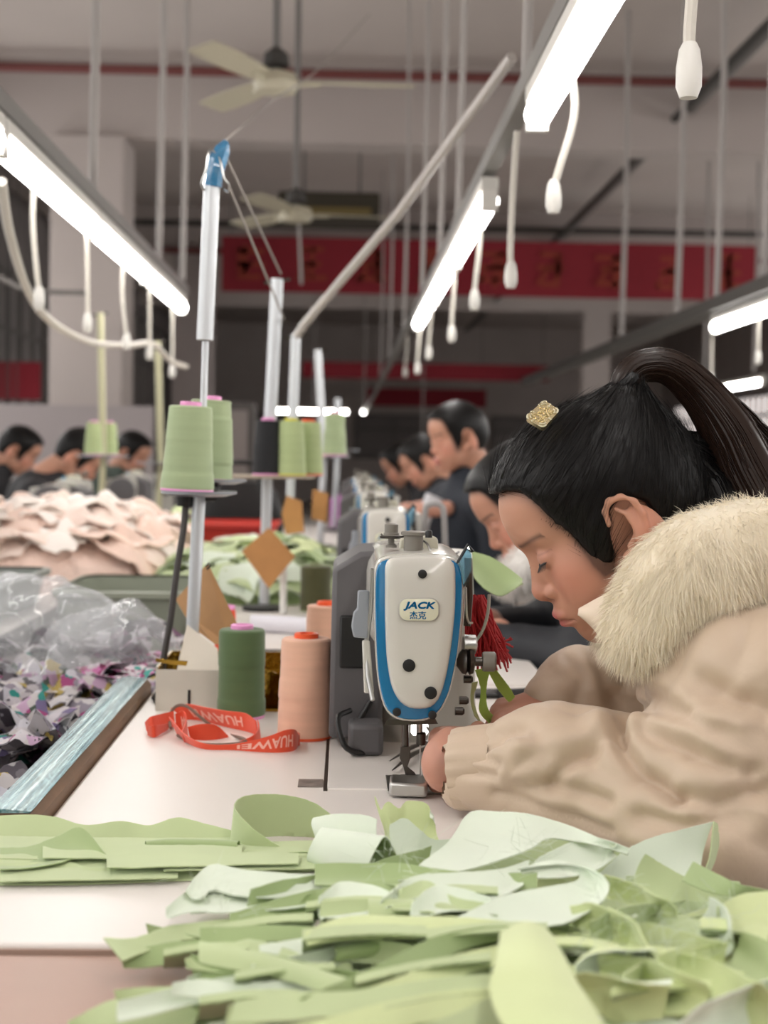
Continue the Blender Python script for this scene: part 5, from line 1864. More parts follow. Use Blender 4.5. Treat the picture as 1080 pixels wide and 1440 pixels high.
def strap(top, bot, zt=0.016, zb=0.001, dback=0.0, n=34, nm='strap', text=None, t0=0.3, t1=0.9):
    B = [onz(x, y, zb) for x, y in bot]
    A = []
    for (x, y), b in zip(top, B):
        A.append(pix(x, y, b.y + dback))
    S = rails(A, B, n, 6, 0.0)
    MB().sheet(S, 0.0012, (0, 1)).build(nm, [M_lan, M_lan], lan, smooth=60)
    if text:
        V, F = text_mesh(text, 1.0, bold=0.025)
        V = V - (V.max(0) + V.min(0)) / 2
        V = V / np.array([V[:, 0].max() * 2, V[:, 1].max() * 2, 1])
        m = MB()
        out = []
        nn = np.cross(np.gradient(S, axis=0), np.gradient(S, axis=1))
        nn /= np.linalg.norm(nn, axis=2, keepdims=True) + 1e-12
        for x, y, _ in V:
            u = (t0 + (t1 - t0) * (0.5 - x)) * (n - 1)
            v = (0.5 + y * 0.55) * 5
            i, jv = min(int(u), n - 2), min(int(v), 4)
            a, b = u - i, v - jv
            p = S[i, jv] * (1 - a) * (1 - b) + S[i + 1, jv] * a * (1 - b) + S[i, jv + 1] * (1 - a) * b + S[i + 1, jv + 1] * a * b
            q = nn[i, jv]
            q = q if q[1] < 0 else -q
            out.append(p + q * 0.0011)
        m.add(out, F)
        m.build('lettering', M_lant, lan, smooth=0)


strap([(240, 996), (262, 990), (290, 995), (320, 1000), (345, 1003), (360, 1014)], [(262, 1012), (280, 1013), (305, 1019), (330, 1025), (348, 1029), (363, 1034)], text='HUAWEI', t0=0.18, t1=0.75)
strap([(238, 1008), (262, 1034), (290, 1046), (330, 1046), (375, 1036), (400, 1027), (414, 1026), (420, 1034)], [(250, 1034), (268, 1047), (292, 1054), (330, 1055), (372, 1058), (398, 1058), (414, 1055), (420, 1046)], text='HUAWEI', t0=0.44, t1=0.82)
strap([(204, 1016), (212, 1008), (226, 1004), (244, 1000)], [(206, 1028), (214, 1030), (228, 1026), (246, 1022)], dback=0.01)
strap([(207, 1022), (216, 1020), (226, 1019), (236, 1017)], [(208, 1034), (217, 1037), (226, 1032), (236, 1026)])
strap([(264, 1022), (284, 1018), (304, 1020), (320, 1034)], [(268, 1040), (286, 1041), (304, 1040), (321, 1037)])
strap([(362, 1012), (364, 1022), (356, 1034), (336, 1043)], [(364, 1034), (366, 1040), (356, 1047), (336, 1048)])
strap([(416, 1028), (421, 1032), (412, 1036), (380, 1040)], [(418, 1046), (421, 1048), (412, 1050), (380, 1050)], dback=0.012)
strap([(246, 1004), (258, 1000), (262, 1012), (256, 1028)], [(248, 1030), (258, 1030), (264, 1034), (260, 1044)], text='HUA', t0=0.2, t1=0.8)
ring = spl([onz(240, 1024, 0.006), pix(238, 1008, 1.93), pix(248, 993, 1.93), pix(264, 994, 1.92), pix(286, 1012, 1.91), pix(312, 1030, 1.90), onz(345, 1040, 0.006), onz(330, 1046, 0.004), onz(280, 1046, 0.003), onz(250, 1034, 0.003)], 50)
MB().tube(ring, 0.0022, 6).build('strap_edge', M_lanb, lan)

# ------------------------------------------------------------------ green cut cloth
def cloth_mat(nm, c, rough=0.75):
    return mat(nm, c, rough, sheen=0.3, var=(9, 0.06), bump=(240, 0.12, 0.0006))


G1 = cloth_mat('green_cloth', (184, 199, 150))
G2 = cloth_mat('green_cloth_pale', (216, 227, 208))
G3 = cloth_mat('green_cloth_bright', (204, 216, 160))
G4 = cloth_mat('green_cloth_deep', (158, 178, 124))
LB = {'s': ('long sage green cloth strip in the flat stack on the table', 'cloth strip', 'stacked sage strips'),
      'h': ('crumpled pale green cloth piece in the heap at the table front', 'cloth piece', 'heaped green cloth pieces')}
nc = [0]


def piece(A, B, mats=(G1, G2), za=None, zb=None, kind='h', bulge=0.0, noise=0.002, fs=22, nu=30, nv=10, label=None, low=False, th=0.0009):
    """cloth between two traced edges; za / zb are heights above the table, or one per point"""
    nc[0] += 1

    def pts(E, z, dd):
        out = []
        for i, e in enumerate(E):
            if len(e) == 3:
                out.append(pix(*e))
            else:
                out.append(onz(e[0], e[1], z[i] if isinstance(z, (list, tuple)) else z))
        return out
    PB = pts(B, zb, None)
    PA = pts(A, za, None)
    G = rails(PA, PB, nu, nv, bulge, noise * 0.6, nc[0], fs * 0.7, edge=1.0)
    # frayed, slightly uneven cut edges
    G[:, 0] += nrg.normal(0, 0.00012, (nu, 3))
    G[:, -1] += nrg.normal(0, 0.00012, (nu, 3))
    G[:, :, 2] = np.maximum(G[:, :, 2], ZT + 0.0012)
    nrm = np.cross(np.gradient(G, axis=0), np.gradient(G, axis=1)).reshape(-1, 3).mean(0)
    if nrm @ (np.array((0, 0, ZC)) - G.reshape(-1, 3).mean(0)) < 0:
        G = G[::-1]
    o = MB().sheet(G, th, (0, 1)).build('cloth_strip' if kind == 's' else 'cloth_piece', list(mats), None, smooth=70)
    lab, cat, grp = LB[kind]
    if kind == 'h':
        tone = {G1: 'sage green', G2: 'very pale green', G3: 'yellow green', G4: 'deep green'}.get(mats[0], 'lime')
        back = {G1: 'sage', G2: 'very pale', G3: 'yellow green', G4: 'deep green'}.get(mats[1], 'lime')
        lab = '%s cloth piece, %s reverse, %s the table-front heap' % (tone, back, 'buried in' if low else 'on top of')
        grp = 'heap pieces, %s on %s, %s' % (tone, back, 'low' if low else 'top')
    tag(o, label or lab, cat, None if label else grp)
    return o


# flat stack on the left
def dz(py, z):
    return FP * (H0 - z) / (py - 637)


piece([(-30, 1148), (40, 1146), (80, 1150), (120, 1160), (170, 1154), (210, 1160), (250, 1150), (290, 1160), (330, 1170)], [(-30, 1181), (40, 1181), (80, 1181), (120, 1182), (170, 1182), (210, 1183), (250, 1183), (290, 1184), (330, 1185)],
      za=[0.018, 0.02, 0.018, 0.014, 0.018, 0.014, 0.02, 0.014, 0.01], zb=0.003, kind='s', nu=60)
piece([(-30, 1176), (120, 1178), (330, 1178)], [(-30, 1194), (120, 1194), (330, 1194)], za=0.007, zb=0.006, kind='s', noise=0.0015, nu=50)
piece([(-30, 1186), (120, 1190), (300, 1186), (480, 1180)], [(-30, 1208), (120, 1207), (300, 1202), (480, 1197)], za=0.010, zb=0.009, kind='s', noise=0.0018, nu=50)
piece([(-30, 1205), (120, 1203), (300, 1198), (480, 1192)], [(-30, 1226), (120, 1222), (300, 1216), (500, 1208)], za=0.009, zb=0.006, kind='s', noise=0.0022, nu=50)
piece([(-30, 1216), (90, 1212), (140, 1220), (300, 1210), (480, 1203)], [(-30, 1244), (90, 1243), (140, 1242), (300, 1236), (480, 1222)], za=0.009, zb=0.001, kind='s', noise=0.002, nu=50)
piece([(-30, 1228), (110, 1226), (280, 1222)], [(-30, 1245), (110, 1244), (280, 1238)], za=0.004, zb=0.001, kind='s', noise=0.001, nu=40)
piece([(0, 1192), (40, 1190), (80, 1176), (115, 1164), (150, 1203)], [(0, 1222), (40, 1220), (80, 1214), (110, 1207), (150, 1207)], mats=(G4, G1), za=[0.012, 0.012, 0.02, 0.026, 0.012], zb=0.011, kind='s', bulge=0.004,
      label='sage cloth corner folded up on the flat strips')
tb = spl([onz(205, 1190, 0.010), onz(240, 1187, 0.011), onz(300, 1188, 0.012), onz(335, 1190, 0.012)], 16)
tag(MB().tube(tb, 0.0065, 12, cap=False, flat=0.7).build('cloth_roll', G4), 'thin rolled sage strip lying on the flat stack', 'cloth strip')
for x0_, x1_, y_, z_ in ((150, 420, 1212, 0.013), (60, 340, 1200, 0.012), (0, 250, 1232, 0.006), (230, 470, 1218, 0.009)):
    piece([(x0_, y_ - 9), ((x0_ + x1_) / 2, y_ - 11), (x1_, y_ - 12)], [(x0_, y_ + 8), ((x0_ + x1_) / 2, y_ + 6), (x1_, y_ + 3)], za=z_ + 0.001, zb=z_, kind='s', noise=0.0015)
# standing loop
D1 = dz(1182, 0.004)
piece([(472, 1150, D1), (440, 1128, D1 + 0.01), (400, 1118, D1 + 0.012), (362, 1117, D1 + 0.005), (338, 1122, D1 - 0.01), (330, 1136, D1 - 0.03), (348, 1158, D1 - 0.05), (380, 1182, D1 - 0.055), (412, 1200, D1 - 0.055)],
      [(472, 1182, D1), (440, 1183, D1 + 0.01), (400, 1183, D1 + 0.012), (362, 1184, D1 + 0.005), (332, 1190, D1 - 0.01), (322, 1204, D1 - 0.03), (338, 1208, D1 - 0.05), (374, 1210, D1 - 0.055), (410, 1210, D1 - 0.055)],
      mats=(G1, G1), kind='s', noise=0.0012, nu=60, label='sage cloth strip standing in a loop on the table')
# rolled pale piece with an open end
def roll(a, b, r0, r1, mats, label, turns=1.25, n=30, sq=0.85):
    a, b = Vector(a), Vector(b)
    ax = (b - a).normalized()
    s = ax.cross(Vector((0, 0, 1))).normalized()
    t = s.cross(ax).normalized()
    G = np.zeros((12, n, 3))
    for i in range(12):
        k = i / 11
        r = r0 + (r1 - r0) * k
        for j_ in range(n):
            w = 2 * math.pi * turns * j_ / (n - 1) - 1.2
            rr_ = r * (1 - 0.28 * j_ / (n - 1))
            G[i, j_] = tuple(a.lerp(b, k) + (s * math.cos(w) * sq + t * math.sin(w)) * rr_ + ax * 0.004 * math.sin(w * 2))
    return tag(MB().sheet(G, 0.001, (0, 1)).build('cloth_roll', list(mats), None, smooth=70), label, 'cloth piece')


roll(onz(452, 1192, 0.02), onz(540, 1213, 0.022), 0.019, 0.024, (G2, G4), 'pale green cloth rolled into a tube with a dark open end')
piece([(440, 1150, 1.30), (470, 1145, 1.29), (510, 1146, 1.28), (530, 1152, 1.27)], [(445, 1190, 1.28), (470, 1215, 1.27), (510, 1228, 1.26), (545, 1232, 1.25)], mats=(G2, G1), bulge=-0.008, noise=0.002)
# upright jagged scraps behind the roll
piece([(527, 1120, 1.31), (536, 1140, 1.30), (546, 1128, 1.30), (560, 1138, 1.30), (572, 1128, 1.31), (600, 1130, 1.31), (605, 1150, 1.30)], [(540, 1210, 1.27), (548, 1212, 1.26), (556, 1210, 1.26), (568, 1205, 1.27), (580, 1200, 1.27), (600, 1195, 1.28), (620, 1190, 1.28)],
      mats=(G3, G2), bulge=0.006, noise=0.004, fs=40, nu=40)
piece([(548, 1158, 1.27), (570, 1150, 1.27), (590, 1165, 1.27), (610, 1180, 1.27), (650, 1178, 1.27)], [(545, 1222, 1.24), (568, 1225, 1.24), (590, 1222, 1.24), (612, 1215, 1.25), (650, 1208, 1.25)], mats=(G2, G1), bulge=0.006, noise=0.004, fs=30)
# big pale flaps
piece([(590, 1218), (630, 1185), (660, 1143), (700, 1141), (745, 1145), (800, 1160), (845, 1178), (885, 1192)], [(560, 1240), (620, 1232), (680, 1216), (720, 1204), (748, 1192), (772, 1178), (820, 1184), (882, 1200)],
      mats=(G2, G1), za=[0.035, 0.045, 0.055, 0.055, 0.055, 0.05, 0.05, 0.045], zb=[0.035, 0.037, 0.04, 0.045, 0.048, 0.05, 0.046, 0.042], bulge=0.004, nu=44)
piece([(760, 1205), (800, 1185), (840, 1180), (862, 1192)], [(745, 1235), (800, 1232), (840, 1222), (868, 1204)], mats=(G2, G1), za=0.045, zb=0.035, bulge=0.008)
piece([(540, 1262), (580, 1232), (640, 1226), (700, 1222), (745, 1208)], [(545, 1275), (590, 1262), (640, 1262), (690, 1268), (735, 1245)], mats=(G2, G1), za=0.045, zb=0.04, bulge=0.006, nu=36)
piece([(580, 1268), (610, 1245), (650, 1248), (690, 1262)], [(590, 1290), (620, 1282), (655, 1280), (700, 1285)], mats=(G2, G3), za=0.05, zb=0.045, bulge=0.008)
# pale ring
piece([(640, 1292), (700, 1262), (760, 1248), (808, 1240), (812, 1228), (780, 1222), (735, 1228)], [(690, 1312), (740, 1304), (800, 1296), (852, 1262), (848, 1232), (800, 1216), (728, 1222)],
      mats=(G2, G2), za=[0.045, 0.05, 0.052, 0.053, 0.055, 0.055, 0.052], zb=[0.045, 0.045, 0.048, 0.055, 0.06, 0.06, 0.055], bulge=0.006, nu=50, label='very pale green cloth curled into a ring on the heap')
piece([(700, 1285, 1.12), (740, 1268, 1.12), (790, 1262, 1.12), (805, 1270, 1.12)], [(705, 1312, 1.10), (745, 1318, 1.1), (790, 1322, 1.1), (822, 1325, 1.1)], mats=(G2, G1), bulge=0.008)
# right hand folds
piece([(845, 1228, 1.22), (880, 1196, 1.22), (920, 1177, 1.22), (960, 1166, 1.22), (1003, 1155, 1.23)], [(850, 1262, 1.19), (885, 1262, 1.18), (920, 1262, 1.18), (955, 1248, 1.19), (985, 1232, 1.2)], mats=(G2, G1), bulge=0.006, noise=0.002, nu=36,
      label='large pale green cloth corner standing up at the jacket')
piece([(1003, 1155, 1.23), (1000, 1180, 1.22), (996, 1210, 1.21), (985, 1232, 1.2)], [(1008, 1158, 1.235), (1010, 1185, 1.235), (1003, 1215, 1.225), (990, 1238, 1.21)], mats=(G1, G1), noise=0.001)
piece([(975, 1212), (1010, 1230), (1045, 1245), (1100, 1258)], [(960, 1240), (1000, 1256), (1040, 1262), (1100, 1270)], mats=(G4, G1), za=0.045, zb=0.035)
piece([(908, 1200, 1.16), (935, 1216, 1.16), (970, 1236, 1.15), (1010, 1258, 1.14), (1030, 1275, 1.13)], [(878, 1262, 1.13), (905, 1290, 1.11), (945, 1312, 1.1), (985, 1322, 1.09), (1015, 1332, 1.08)], mats=(G1, G2), bulge=0.01, noise=0.004, nu=36)
piece([(1010, 1275), (1040, 1258), (1080, 1254), (1120, 1250)], [(1030, 1300), (1060, 1310), (1090, 1320), (1130, 1330)], mats=(G3, G2), za=0.055, zb=0.045, bulge=0.006)
piece([(1000, 1290, 1.1), (1020, 1310, 1.08), (1050, 1340, 1.05), (1090, 1360, 1.03)], [(980, 1330, 1.08), (1010, 1370, 1.04), (1040, 1400, 1.01), (1080, 1430, 0.98)], mats=(G3, G2), bulge=0.012, noise=0.006, fs=30)
# crumpled bright pieces, middle right
for i, (cx, cy, w, h, rot, mt) in enumerate(((890, 1270, 60, 30, 0.5, (G3, G2)), (905, 1300, 70, 34, -0.3, (G1, G3)), (870, 1325, 60, 34, 0.9, (G3, G2)), (935, 1335, 70, 40, 0.2, (G3, G1)), (960, 1370, 80, 40, -0.4, (G3, G3)),
                                             (910, 1385, 80, 40, 0.3, (G3, G2)), (1010, 1395, 80, 44, 0.5, (G3, G2)), (870, 1365, 60, 30, -0.2, (G2, G3)), (850, 1400, 90, 34, 0.1, (G3, G2)),
                                             (1040, 1430, 90, 40, -0.6, (G2, G3)), (1060, 1370, 60, 50, 0.8, (G1, G3)), (840, 1300, 44, 30, 0.2, (G3, G2)), (985, 1300, 46, 40, 1.1, (G2, G1)))):
    def q(u, v):
        x, y = u * w, v * h
        return (cx + x * math.cos(rot) - y * math.sin(rot), cy + (x * math.sin(rot) + y * math.cos(rot)) * 0.8)
    A = [q(-1, -0.8), q(-0.3, -1.1), (q(0.4, -0.9)), q(1, -0.7)]
    B = [q(-0.9, 0.9), q(-0.3, 0.8), q(0.3, 1.1), q(0.95, 0.8)]
    piece(A, B, mats=mt, za=[0.05 + 0.012 * rng.random() for _ in range(4)], zb=[0.028 + 0.012 * rng.random() for _ in range(4)], bulge=0.012, noise=0.008, fs=38, nu=34, nv=22)
# long strips in front
piece([(428, 1312), (470, 1293), (520, 1287), (580, 1290), (640, 1290), (740, 1298)], [(432, 1330), (475, 1322), (525, 1318), (580, 1318), (640, 1314), (740, 1312)], mats=(G3, G4), za=0.05, zb=0.045, noise=0.002, nu=44)
piece([(428, 1312, 1.02), (470, 1320, 1.01), (520, 1320, 1.01), (580, 1320, 1.01)], [(432, 1345, 1.01), (470, 1352, 1.0), (520, 1350, 1.0), (580, 1345, 1.0)], mats=(G4, G4), noise=0.002)
piece([(420, 1404), (470, 1384), (540, 1352), (610, 1318), (680, 1304), (750, 1304)], [(450, 1412), (510, 1402), (570, 1378), (640, 1340), (700, 1322), (770, 1318)], mats=(G4, G1), za=0.052, zb=0.04, noise=0.002, nu=44)
piece([(510, 1392), (570, 1370), (630, 1346), (700, 1330), (740, 1326)], [(530, 1408), (590, 1396), (650, 1372), (710, 1352), (750, 1344)], mats=(G3, G1), za=0.05, zb=0.043, noise=0.002, nu=40)
piece([(330, 1408), (400, 1396), (480, 1394), (560, 1384), (640, 1374), (720, 1368)], [(320, 1440), (400, 1436), (480, 1428), (560, 1420), (640, 1408), (730, 1400)], mats=(G1, G4), za=0.052, zb=0.045, noise=0.002, nu=44)
piece([(380, 1446), (460, 1430), (540, 1410), (620, 1395), (700, 1388)], [(420, 1475), (480, 1466), (560, 1446), (640, 1430), (720, 1418)], mats=(G3, G4), za=0.058, zb=0.05, noise=0.002, nu=44)
piece([(560, 1452), (600, 1440), (650, 1420), (690, 1400)], [(590, 1480), (640, 1470), (690, 1450), (720, 1430)], mats=(G1, G4), za=0.062, zb=0.055, noise=0.002)
# bright front flap folding over
piece([(704, 1312), (700, 1335), (694, 1362), (688, 1392), (700, 1430), (730, 1470)], [(772, 1310), (790, 1340), (812, 1382), (832, 1412), (850, 1440), (880, 1480)],
      mats=(G3, G1), za=[0.078, 0.082, 0.082, 0.078, 0.074, 0.07], zb=[0.076, 0.074, 0.072, 0.07, 0.068, 0.066], bulge=0.006, noise=0.0015, nu=40, label='broad bright green cloth flap folded over the front of the heap')
piece([(640, 1440, 0.92), (660, 1412, 0.935), (680, 1392, 0.945), (692, 1384, 0.95)], [(660, 1480, 0.9), (690, 1470, 0.905), (715, 1450, 0.915), (720, 1440, 0.92)], mats=(G1, G3), bulge=0.008)
# left ragged pieces on the board
piece([(235, 1275), (262, 1252), (290, 1236), (330, 1240), (400, 1245), (470, 1240)], [(240, 1290), (272, 1282), (310, 1284), (350, 1282), (410, 1278), (470, 1268)], mats=(G2, G1), za=0.03, zb=0.026, bulge=0.004, nu=40)
piece([(262, 1250), (275, 1232), (300, 1216), (350, 1225), (430, 1228), (560, 1226)], [(285, 1262), (300, 1250), (330, 1258), (380, 1262), (440, 1255), (560, 1244)], mats=(G2, G1), za=0.034, zb=0.03, bulge=0.004, nu=40)
piece([(145, 1318), (190, 1318), (240, 1300), (290, 1296), (360, 1290), (440, 1270)], [(172, 1352), (200, 1340), (250, 1322), (300, 1318), (370, 1306), (450, 1285)], mats=(G1, G4), za=0.02, zb=0.014, noise=0.004, nu=40)
piece([(170, 1340), (230, 1326), (300, 1318), (380, 1310), (430, 1305)], [(175, 1362), (240, 1356), (310, 1352), (390, 1345), (440, 1340)], mats=(G4, G1), za=0.016, zb=0.006, noise=0.004, nu=40)
piece([(318, 1310, 1.05), (330, 1338, 1.04), (370, 1310, 1.05), (420, 1280, 1.08), (440, 1270, 1.09)], [(320, 1352, 1.02), (345, 1366, 1.01), (385, 1345, 1.02), (430, 1310, 1.05), (450, 1290, 1.07)], mats=(G1, G4), bulge=0.004)
piece([(260, 1348), (300, 1340), (335, 1336), (350, 1342)], [(262, 1362), (300, 1366), (335, 1368), (360, 1362)], mats=(G1, G2), za=0.022, zb=0.016)
piece([(95, 1436), (150, 1412), (200, 1396), (250, 1392), (300, 1402)], [(90, 1462), (150, 1458), (210, 1452), (270, 1446), (320, 1440)], mats=(G1, G4), za=0.012, zb=0.003, noise=0.004, nu=36)
piece([(160, 1392), (210, 1388), (260, 1392), (320, 1386), (370, 1380)], [(165, 1410), (215, 1412), (270, 1412), (330, 1406), (380, 1400)], mats=(G1, G2), za=0.02, zb=0.012, noise=0.004, nu=36)
piece([(242, 1382), (290, 1376), (340, 1382), (420, 1372), (470, 1360)], [(240, 1400), (290, 1402), (350, 1404), (420, 1398), (480, 1388)], mats=(G2, G1), za=0.032, zb=0.025, noise=0.004, nu=36)
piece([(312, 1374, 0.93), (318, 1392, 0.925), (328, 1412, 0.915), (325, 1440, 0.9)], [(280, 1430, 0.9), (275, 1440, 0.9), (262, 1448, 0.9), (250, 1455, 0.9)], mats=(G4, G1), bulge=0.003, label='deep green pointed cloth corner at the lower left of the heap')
piece([(400, 1392, 0.99), (430, 1350, 1.0), (470, 1345, 1.0), (540, 1340, 1.0)], [(395, 1410, 0.97), (440, 1392, 0.97), (490, 1380, 0.98), (560, 1362, 0.99)], mats=(G2, G1), bulge=0.008, noise=0.005)
piece([(450, 1260), (480, 1240), (530, 1246), (560, 1262)], [(455, 1290), (490, 1292), (530, 1292), (565, 1286)], mats=(G2, G1), za=0.04, zb=0.034, bulge=0.008)
piece([(565, 1250), (600, 1240), (640, 1262), (700, 1272)], [(550, 1280), (600, 1285), (645, 1290), (700, 1296)], mats=(G1, G3), za=0.045, zb=0.04, bulge=0.006)
piece([(430, 1258), (470, 1245), (540, 1238), (575, 1232)], [(420, 1270), (480, 1266), (540, 1258), (580, 1248)], mats=(G4, G1), za=0.036, zb=0.03)
# heap filling below
fr_ = random.Random(21)
for k in range(64):
    cx, cy = fr_.uniform(300, 1060), fr_.uniform(1235, 1450)
    if cy < 1290 and cx < 420:
        continue
    if cx < 430 and cy > 1300:
        cy = fr_.uniform(1300, 1400)
    w, h = fr_.uniform(90, 190), fr_.uniform(10, 18)
    s = fr_.uniform(-0.28, 0.28)
    zz = fr_.uniform(0.004, 0.034)
    A = [(cx - w, cy - h - s * w), (cx - w / 3, cy - h * 1.2 - s * w / 3), (cx + w / 3, cy - h * 0.8 + s * w / 3), (cx + w, cy - h + s * w)]
    B = [(cx - w, cy + h - s * w), (cx - w / 3, cy + h * 0.8 - s * w / 3), (cx + w / 3, cy + h * 1.2 + s * w / 3), (cx + w, cy + h + s * w)]
    piece(A, B, mats=fr_.choice(((G1, G2), (G4, G1), (G4, G2), (G2, G1))) if cx < 640 else fr_.choice(((G1, G2), (G3, G2), (G3, G1), (G2, G1))), za=zz + 0.008, zb=zz, bulge=fr_.uniform(-0.004, 0.012), noise=0.004, fs=26, nu=24, nv=8, low=True)
# deeper green pieces put in to darken the hollows under the big flaps
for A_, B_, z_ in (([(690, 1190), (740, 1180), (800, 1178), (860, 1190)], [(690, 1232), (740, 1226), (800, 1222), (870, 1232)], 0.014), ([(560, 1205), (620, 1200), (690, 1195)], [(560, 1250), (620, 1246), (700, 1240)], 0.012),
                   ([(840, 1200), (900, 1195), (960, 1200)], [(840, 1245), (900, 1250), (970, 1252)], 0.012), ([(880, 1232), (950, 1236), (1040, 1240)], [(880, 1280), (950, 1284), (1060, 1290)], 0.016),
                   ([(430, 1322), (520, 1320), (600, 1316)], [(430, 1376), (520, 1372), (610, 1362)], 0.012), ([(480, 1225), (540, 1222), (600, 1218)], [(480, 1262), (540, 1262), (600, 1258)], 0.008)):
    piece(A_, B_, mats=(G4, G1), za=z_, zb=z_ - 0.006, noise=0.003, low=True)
# folded strips: lower faces lean forward, coloured deeper green to look shaded
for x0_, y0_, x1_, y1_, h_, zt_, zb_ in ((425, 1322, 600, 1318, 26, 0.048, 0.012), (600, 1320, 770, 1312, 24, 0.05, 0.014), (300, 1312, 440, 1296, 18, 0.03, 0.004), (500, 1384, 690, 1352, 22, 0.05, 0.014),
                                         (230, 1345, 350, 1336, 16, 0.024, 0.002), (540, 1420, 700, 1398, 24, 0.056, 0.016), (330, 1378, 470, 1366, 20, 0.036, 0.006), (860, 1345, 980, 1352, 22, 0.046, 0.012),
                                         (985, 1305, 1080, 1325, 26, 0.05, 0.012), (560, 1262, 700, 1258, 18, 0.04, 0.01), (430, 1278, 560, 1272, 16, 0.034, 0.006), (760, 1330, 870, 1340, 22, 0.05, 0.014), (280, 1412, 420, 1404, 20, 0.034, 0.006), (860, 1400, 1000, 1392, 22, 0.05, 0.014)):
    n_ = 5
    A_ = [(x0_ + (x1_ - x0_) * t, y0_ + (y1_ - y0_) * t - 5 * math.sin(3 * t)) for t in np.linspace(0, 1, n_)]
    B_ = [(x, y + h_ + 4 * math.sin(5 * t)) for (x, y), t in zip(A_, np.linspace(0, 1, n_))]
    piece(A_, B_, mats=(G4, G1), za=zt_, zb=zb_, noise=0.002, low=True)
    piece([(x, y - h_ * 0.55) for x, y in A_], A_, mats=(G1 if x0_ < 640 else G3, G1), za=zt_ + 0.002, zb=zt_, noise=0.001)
# stray frayed threads
fz = MB()
for k in range(260):
    cx, cy = fr_.choice(((740, 1190, ), (860, 1260), (900, 1300), (560, 1200), (300, 1262), (960, 1330), (840, 1340), (1000, 1290)))
    p = onz(cx + fr_.gauss(0, 26), cy + fr_.gauss(0, 18), 0.05)
    d_ = Vector((fr_.gauss(0, 1), fr_.gauss(0, 0.6), abs(fr_.gauss(0.3, 0.6)))).normalized()
    e = Vector((fr_.gauss(0, 1), 0, fr_.gauss(0, 1))) * 0.006
    fz.tube([p, p + d_ * 0.008 + e * 0.4, p + d_ * 0.016 + e], [0.0002, 0.0002, 0.0001], 3, cap=False)
fo_ = tag(fz.build('loose_threads', G2), 'fine frayed green threads sticking out of the heap', 'threads')
fo_['kind'] = 'stuff'

# lime tape being sewn, by the far hand
GT = cloth_mat('lime_tape', (164, 196, 88))
GT2 = cloth_mat('lime_tape_back', (196, 212, 150))
piece([(668, 942, 1.60), (676, 970, 1.60), (674, 1000, 1.60), (690, 1020, 1.61)], [(690, 938, 1.60), (684, 970, 1.60), (688, 1000, 1.60), (712, 1016, 1.62)], mats=(GT, GT2), noise=0.0006, label='lime green tape hanging in a loop beside the machine head')
piece([(684, 938, 1.605), (692, 955, 1.61), (702, 972, 1.615), (716, 988, 1.62)], [(692, 934, 1.60), (704, 950, 1.61), (716, 966, 1.62), (724, 980, 1.62)], mats=(GT, GT2), noise=0.0006, label='lime green tape running from the tension knob into the far hand')
piece([(664, 960, 1.59), (662, 985, 1.59), (668, 1008, 1.59)], [(672, 958, 1.60), (666, 985, 1.595), (676, 1016, 1.6)], mats=(GT2, GT), noise=0.0004, label='pale edge of tape curling beside the machine')
piece([(664, 776, 1.95), (690, 784, 1.95), (712, 797, 1.95), (735, 815, 1.95)], [(668, 814, 1.9), (684, 830, 1.9), (706, 838, 1.9), (735, 820, 1.9)], mats=(G4, G1), bulge=0.004, noise=0.0015, label='green cloth end behind the machine at the second worker')
piece([(625, 1020), (640, 1008), (655, 1005), (672, 1012)], [(625, 1032), (642, 1030), (660, 1028), (690, 1026)], mats=(G2, G2), za=0.012, zb=0.004, bulge=0.005, label='small white cloth fold under the far hand')
# bundle of red thread
rt = thing('red_thread_bundle', 'tangle of bright red thread hanging beside the machine head', 'thread', pix(690, 940, 1.66))
M_rthr = mat('red_thread', (196, 34, 44), 0.7, sheen=0.3)
m = MB()
rr_ = random.Random(5)
for k in range(240):
    x0_ = rr_.uniform(655, 690)
    x1_ = x0_ + rr_.uniform(-4, 34) * (1 if x0_ > 665 else 0.4)
    yb = rr_.uniform(895, 945)
    d_ = rr_.uniform(1.62, 1.69)
    m.tube(spl([pix(x0_ * 0.5 + 335, 836 + rr_.uniform(0, 14), d_), pix(x0_ + rr_.uniform(-3, 3), 865, d_), pix((x0_ + x1_) / 2 + rr_.uniform(-4, 6), 900, d_), pix(x1_, yb, d_)], 8), 0.0011, 4, cap=False)
m.build('threads', M_rthr, rt, smooth=60)
MB().loft([[tuple(pix(x, y, d)) for x, y in ((657, 842), (680, 838), (694, 868), (700, 905), (676, 912), (658, 890))] for d in (1.65, 1.67)]).build('thread_core', M_rthr, rt, bevel=0.004)

# ------------------------------------------------------------------ teal edge strip and the trough of printed cloth
ts = thing('edge_strip', 'brown edge strip wrapped in shiny teal foil along the table edge', 'edge strip', (-0.31, 1.7, ZT))
a_, b_ = onz(52, 1170), onz(217, 985)
xs0, xs1 = TX0 - 0.046, TX0 - 0.001
M_teal = mat('teal_foil', (70, 142, 154), 0.2, 0.65, var=(6, 0.3), col2=(214, 232, 230), stretch=(36, 0.5, 36), bump=(8, 0.5, 0.004))
MB().loft([[(x, y, z) for x, z in ((xs0, ZT - 0.05), (xs1, ZT - 0.05), (xs1, ZT + 0.012), (xs1 - 0.006, ZT + 0.019), (xs0, ZT + 0.019))] for y in (1.372, 2.19)]).build('wood_core', mat('strip_wood', (122, 96, 74), 0.6, var=(12, 0.15)), ts)
MB().loft([[(x, y, z) for x, z in ((xs0 - 0.001, ZT - 0.02), (xs0 + 0.002, ZT + 0.0195), (xs1 - 0.007, ZT + 0.0195), (xs1 - 0.005, ZT + 0.021), (xs0 + 0.012, ZT + 0.0235), (xs0 - 0.003, ZT + 0.020))] for y in (1.372, 1.6, 1.8, 2.19)]).build('foil_wrap', M_teal, ts, smooth=50)

